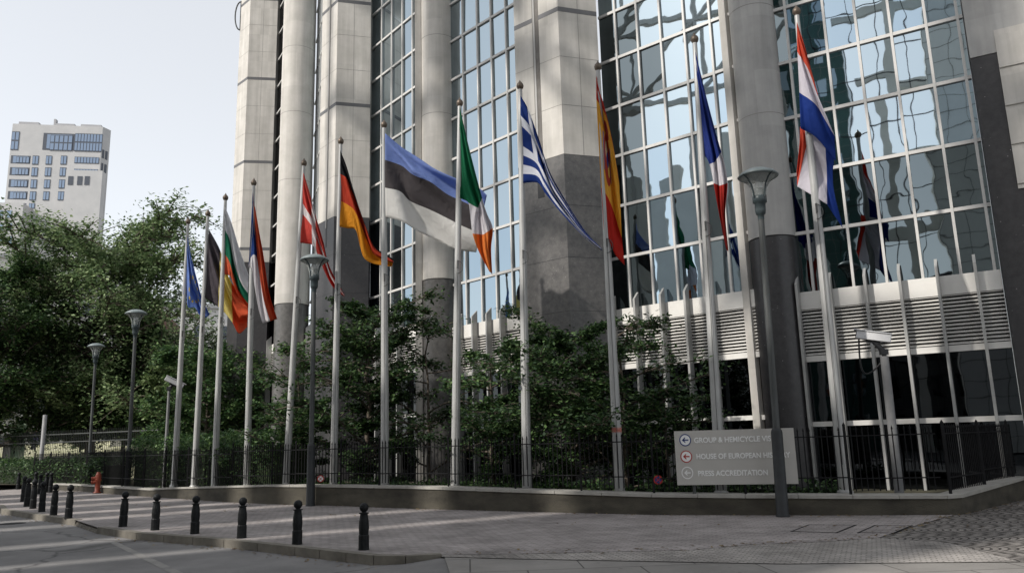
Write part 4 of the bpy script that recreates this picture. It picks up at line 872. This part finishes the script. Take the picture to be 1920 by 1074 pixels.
# ------------------------------------------------------------------ tower block far left
TR = 190.0
def tower():
    a = at(24, 232, TR); c_ = at(193, 238, TR*.9645); r_ = at(208, 247, TR*.973)
    e, hx, hy = elev(193, 600); fdir = Vector((hx, hy)); 
    A_ = Vector((a.x, a.y)); C_ = Vector((c_.x, c_.y)); W = (C_-A_).length; d = (C_-A_).normalized(); n = Vector((d.y, -d.x)); back = -n*14
    t_ = thing('tower_block', 'pale apartment tower rising behind the park trees', 'building', (A_.x, A_.y, 0))
    Hh = a.z
    b = MB(); k = Vector((r_.x, r_.y))
    b.prism([tuple(A_), tuple(C_), tuple(k), tuple(k*1.07), tuple(A_*1.07)], 0, Hh); b.build('wall', 'tower_wall', t_)
    b = MB()
    def P(px, py): # pixel on the front face -> (along, z)
        e, hx_, hy_ = elev(px, py); det = d.x*(-hy_)+hx_*d.y; s = (-A_.x*(-hy_)-hx_*A_.y)/det; q = A_+d*s; return s, EYE+e*q.length
    def win(x0, y0, x1, y1, cols, rows=1, proud=.08, name='window'):
        s0, z1 = P(x0, y0); s1, z0 = P(x1, y1)
        f = MB(); f.obox(A_+d*s0, A_+d*s1, 0, proud, z0, z1); w_ = f.build(name, 'tower_frame', t_)
        g = MB(); cw_ = (s1-s0)/cols; ch = (z1-z0)/rows
        for i in range(cols):
            for j in range(rows): g.obox(A_+d*(s0+cw_*i+cw_*.12), A_+d*(s0+cw_*(i+1)-cw_*.12), proud, proud+.03, z0+ch*j+ch*.08, z0+ch*(j+1)-ch*.08)
        g.build('pane', 'glass_far', w_)
    s = .2142; o0 = 220
    X = lambda v: v*s
    Y = lambda v: o0+v*s
    for y in (340, 443, 548, 652, 756):                     # balconies and windows per storey (zoomed-picture units)
        h = 72 if y < 756 else 38; sh = -(y-340)*.085
        win(X(98+sh), Y(y-6), X(262+sh), Y(y+h-4), 1, 1, .03, 'balcony'); win(X(146+sh), Y(y+5), X(255+sh), Y(y+h-8), 4)
        for xx in (288, 405, 535):
            if not (y > 700 and xx > 300): win(X(xx+sh*.9), Y(y-4), X(xx+46+sh*.9), Y(y+h+4), 2)
    win(X(655), Y(346), X(865), Y(408), 8); win(X(650), Y(452), X(855), Y(492), 8)
    for xx in (648, 727, 790): win(X(xx), Y(546), X(xx+36), Y(622), 2)
    win(X(108), Y(124), X(158), Y(288), 2, 2); win(X(384), Y(138), X(655), Y(293), 1, 1, .06, 'loggia'); win(X(446), Y(156), X(630), Y(296), 5, 2, .12); win(X(662), Y(142), X(890), Y(304), 9, 2, .12)
    # side face windows
    sd_ = (k-C_).normalized(); 
    for j in range(9):
        f = MB(); z = Hh-6-j*3.05
        f.obox(C_+sd_*.35, C_+sd_*.85, 0, .08, z-1.0, z+.9); f.build('window', 'tower_frame', t_)
        f = MB(); f.obox(C_+sd_*1.2, C_+sd_*1.8, 0, .08, z-1.0, z+.9); f.build('window', 'tower_frame', t_)
    # stepped wing in front right and lower wing at left
    s0, z0 = P(132, 325); s1, _ = P(199, 327)
    b = MB(); b.obox(A_+d*s0, A_+d*s1, .0, 2.2, 0, z0); b.build('wing', 'tower_wall', t_)
    for xx in (648, 727, 790):
        s2, zz1 = P(X(xx), Y(546)); s3, zz0 = P(X(xx+36), Y(622)); f = MB(); f.obox(A_+d*(s2-.3), A_+d*(s3-.3), 2.2, 2.28, zz0, zz1); f.build('window', 'tower_frame', t_)
    s0, z0 = P(-60, 389); s1, _ = P(60, 391); b = MB(); b.obox(A_+d*s0, A_+d*s1, .05, 4, 0, z0); b.build('low_wing', 'tower_wall', t_)
    for y in (405, 429, 452):
        for x0, x1 in ((-30, 0), (2, 22), (30, 38)):
            s2, z1 = P(x0, y); s3, z2 = P(x1, y+13); f = MB(); f.obox(A_+d*s2, A_+d*s3, 4.0, 4.08, z2, z1); f.build('window', 'glass_far', t_)
    u_ = d*W
    for f0, f1, o0, o1, hh in ((.04, .26, -3, -1, .9), (.45, .66, -4, -1, .8), (.425, .448, -2, -1, 1.8), (.73, .96, -3, -1, .8)):
        b = MB(); b.obox(A_+u_*f0, A_+u_*f1, o0, o1, Hh, Hh+hh); b.build('roof_plant', 'tower_grey', t_)
tower()
# low houses behind the park
def house(px, rho, w_, dpt, h, lab, mat='pale_wall', roof=None, gable=0):
    e, hx, hy = elev(px, 700); c = Vector((hx*rho, hy*rho)); v = Vector((hx, hy)); s_ = Vector((hy, -hx)); t_ = thing('house', lab, 'building', (c.x, c.y, 0))
    p_ = [c-s_*w_/2, c+s_*w_/2, c+s_*w_/2+v*dpt, c-s_*w_/2+v*dpt]
    b = MB(); b.prism([tuple(q) for q in p_], 0, h); b.build('wall', mat, t_)
    if gable:
        b = MB(); q = [(*k, h) for k in p_]; r0 = (*(p_[0]+p_[1])/2, h+gable); r1 = (*(p_[2]+p_[3])/2, h+gable)
        b.add(q+[r0, r1], [[0, 1, 4], [1, 2, 5, 4], [2, 3, 5], [3, 0, 4, 5]]); b.build('roof', 'roof_tile', t_)
    else:
        b = MB(); b.prism([tuple(q-v*.3) for q in p_[:2]]+[tuple(q) for q in p_[2:]], h, h+.5); b.build('roof', 'tower_grey', t_)
    nf = max(2, int(h/3.1)); nc = max(2, int(w_/2.6))
    for i in range(nc):
        for j in range(nf):
            x = -w_/2+(i+.5)*w_/nc; z = 1.5+j*3.1
            if z+1.6 > h: continue
            f = MB(); f.obox(c+s_*(x-.55), c+s_*(x+.55), 0.0, .07, z, z+1.6) if True else None; f.build('window', 'tower_frame', t_)
house(318, 95, 14, 10, 17.5, 'pale grey flat building seen between tree and leftmost flagpole')
house(285, 72, 5.5, 9, 11.2, 'small gabled pale house glimpsed between the park trees', 'pale_wall', gable=2.6)
house(20, 120, 30, 12, 27, 'long low pale building below the tower at the left edge')
house(150, 80, 46, 10, 7.0, 'low brick building closing the far end of the lawn', 'tower_grey')
# ------------------------------------------------------------------ buildings and added shade casters across the street (seen only as reflections and shadows)
def block(name, lab, c, half, dirv, depth, h, mat, floors=3.4, win=True, gm='glass_dark'):
    c = Vector(c); d = Vector(dirv).normalized(); n = Vector((-d.y, d.x)); n = n if n.y > 0 else -n
    t_ = thing(name, lab, 'building', (c.x, c.y, 0))
    b = MB(); b.prism([tuple(c-d*half), tuple(c+d*half), tuple(c+d*half-n*depth), tuple(c-d*half-n*depth)], 0, h); b.build('wall', mat, t_)
    if win:
        g = MB(); nc = max(1, int(half*2/1.9)); skip = 4 if name == 'stone_building' else 0
        for j in range(int(h/floors)):
            for i in range(skip, nc):
                x = -half+(i+.5)*2*half/nc; q = c+d*x; z = 1.2+j*floors
                g.prism([tuple(q-d*.45+n*0), tuple(q+d*.45+n*0), tuple(q+d*.45+n*.04), tuple(q-d*.45+n*.04)], z, z+1.9)
        tag(g.build('window', gm, t_), kind='stuff')
        j_ = MB()
        for j in range(int(h/1.2)): j_.prism([tuple(c-d*half), tuple(c+d*half), tuple(c+d*half+n*.02), tuple(c-d*half+n*.02)], j*1.2, j*1.2+.03)
        for i in range(int(half*2/1.3)): q = c+d*(-half+i*1.3); j_.prism([tuple(q), tuple(q+d*.03), tuple(q+d*.03+n*.02), tuple(q+n*.02)], 0, h)
        j_.build('joint', 'joint', t_)
    return t_
block('stone_building', 'pale stone building across the street mirrored in the right panes', (-9.6+.83*13, -11.8-.56*13), 13, (.83, -.56), 12, 40, 'plaza_stone')
PD = (.53, -.85)
def along(k, off=(0, 0)): return (-24.5+PD[0]*k+off[0], 2.1+PD[1]*k+off[1])
block('shade_block', 'pale block added across the street to shade the pavement, mirrored in the middle bay', along(3.9), 4.3, PD, 5, 29.5, 'plaza_stone', win=False)  # added casters, sized and split to shade and streak the pavement
block('shade_block', 'lower pale block added across the street for shade, left of the taller one', along(-2.4), 1.35, PD, 4.6, 25.5, 'plaza_stone', win=False)
block('shade_block', 'lower pale block added across the street for shade, beside the streak slabs', along(-6.35), 1.9, PD, 4.6, 25.5, 'plaza_stone', win=False)
block('shade_tower', 'slim unseen tower added across the street to shade the big round column', (-23.3, 2.3), .95, PD, 1.5, 52, 'plaza_stone', win=False)  # added only for its shadow on the round column
block('shade_tower', 'slim unseen tower added across the street to shade the upper right stone pier', (-23.0, -2.75), .62, PD, 1.5, 60, 'plaza_stone', win=False)  # second added caster, for shade on the upper pier
for k, (m, hw) in enumerate(((-10.0, .8), (-12.9, 1.2), (-16.4, 1.0), (-20.0, 1.4), (-24.0, 1.4))):  # added unseen slabs, sun streaks pass through the gaps
    block('shade_slab', 'unseen slab added across the street to cut the sun into streaks, %s' % ('nearest', 'second', 'third', 'fourth', 'last')[k]+' from the tall block', along(m), hw, PD, 1.2, 23, 'plaza_stone', win=False)
block('low_building', 'low dark building across the street mirrored in the lowest panes', (-30, -22), 22, (.8, -.6), 8, 15, 'dark_block')
block('glass_tower', 'dark green glass tower mirrored in the panes beside the big round column', (-23.2, -16.4), 2.6, (.8, -.6), 5, 44, 'green_glass', gm='glass')

t_ = thing('shadow_lattice', 'tall lattice on masts added across the street to cast diagonal shadows, mirrored in the middle bay', 'lattice', (*along(0), 0))  # added off-frame for soft diagonal shadows on the facade
cell = 6.2; nx = 5; nzc = 5
for i in range(nx+1):
    b = MB(); p_ = Vector(along(-19+i*cell)); b.box((p_.x, p_.y, (29+nzc*cell)/2), (.3, .3, 29+nzc*cell)); b.build('mast', 'white_metal', t_)
for j in range(nzc+1):
    b = MB(); b.obox(along(-19), along(-19+nx*cell), -.2, .2, 29+j*cell-.2, 29+j*cell+.2); b.build('chord', 'white_metal', t_)
for i in range(nx):
    for j in range(nzc):
        a = Vector((*along(-19+i*cell), 29+j*cell)); c = Vector((*along(-19+(i+1)*cell), 29+(j+1)*cell)); a2 = Vector((a.x, a.y, c.z)); c2 = Vector((c.x, c.y, a.z))
        b = MB(); b.tube([a, c], .25, 6); b.build('diagonal', 'white_metal', t_)
        if (i+j) % 3 == 0:
            b = MB(); b.tube([a2, c2], .25, 6); b.build('diagonal', 'white_metal', t_)
        if j >= 2 and (i*7+j*5) % 11 in (3, 6):
            b = MB(); b.prism([tuple(a.xy), tuple(c.xy), tuple(c.xy+Vector((-.05, -.03))), tuple(a.xy+Vector((-.05, -.03)))], a.z+cell*.25, c.z-cell*.1); b.build('shade_panel', 'white_metal', t_)  # solid panel added to throw a broader shadow

# fallen leaves and grit along the wall foot and the kerb
r_ = np.random.default_rng(77); C = []
for line, n_, off, z_ in ((wallb, 420, -.12, .012), (kerb2, 130, -.10, RZ+.012), (kerb, 60, -.1, RZ+.012), (front, 160, .1, .008), (offs(wallb, -1.6), 160, -.5, .012)):
    P_ = resample(line, .3)
    for k in range(n_):
        q = P_[int(len(P_)*r_.random()**.8) % len(P_)]; C.append((q[0]+r_.normal()*.14+off*.3, q[1]+r_.normal()*.14+off, z_))
lo_ = leaves('fallen_leaves', 'leaf_dry', np.array(C), .075, None, 2.5, 78); tag(lo_, 'small dry fallen leaves scattered along the wall foot and kerb', 'fallen leaves', kind='stuff')
# slender steel frame mirrored in the right-hand panes
t_ = thing('steel_frame', 'slender white steel frame across the street, mirrored in the right bay', 'frame', (-15.6, -16.2, 0))
fd = Vector((.82, -.57)); fc = Vector((-15.6, -16.2))
b = MB(); b.obox(fc-fd*.35, fc+fd*.35, -.25, .25, 0, 46); b.build('mast', 'plaza_stone', t_)
for k in range(6):
    b = MB(); b.obox(fc-fd*2.6, fc+fd*2.6, -.2, .2, 10+k*6.6, 10.7+k*6.6); b.build('cross_arm', 'plaza_stone', t_)
b = MB()
for k in range(6): b.obox(fc+fd*(-5.2+k*2.1), fc+fd*(-5.12+k*2.1), -.6, -.52, 0, 46)
for k in range(13): b.obox(fc-fd*5.2, fc+fd*5.3, -.72, -.64, 2+k*3.5, 2.08+k*3.5)
b.build('wire_grid', 'dark_gap', t_)
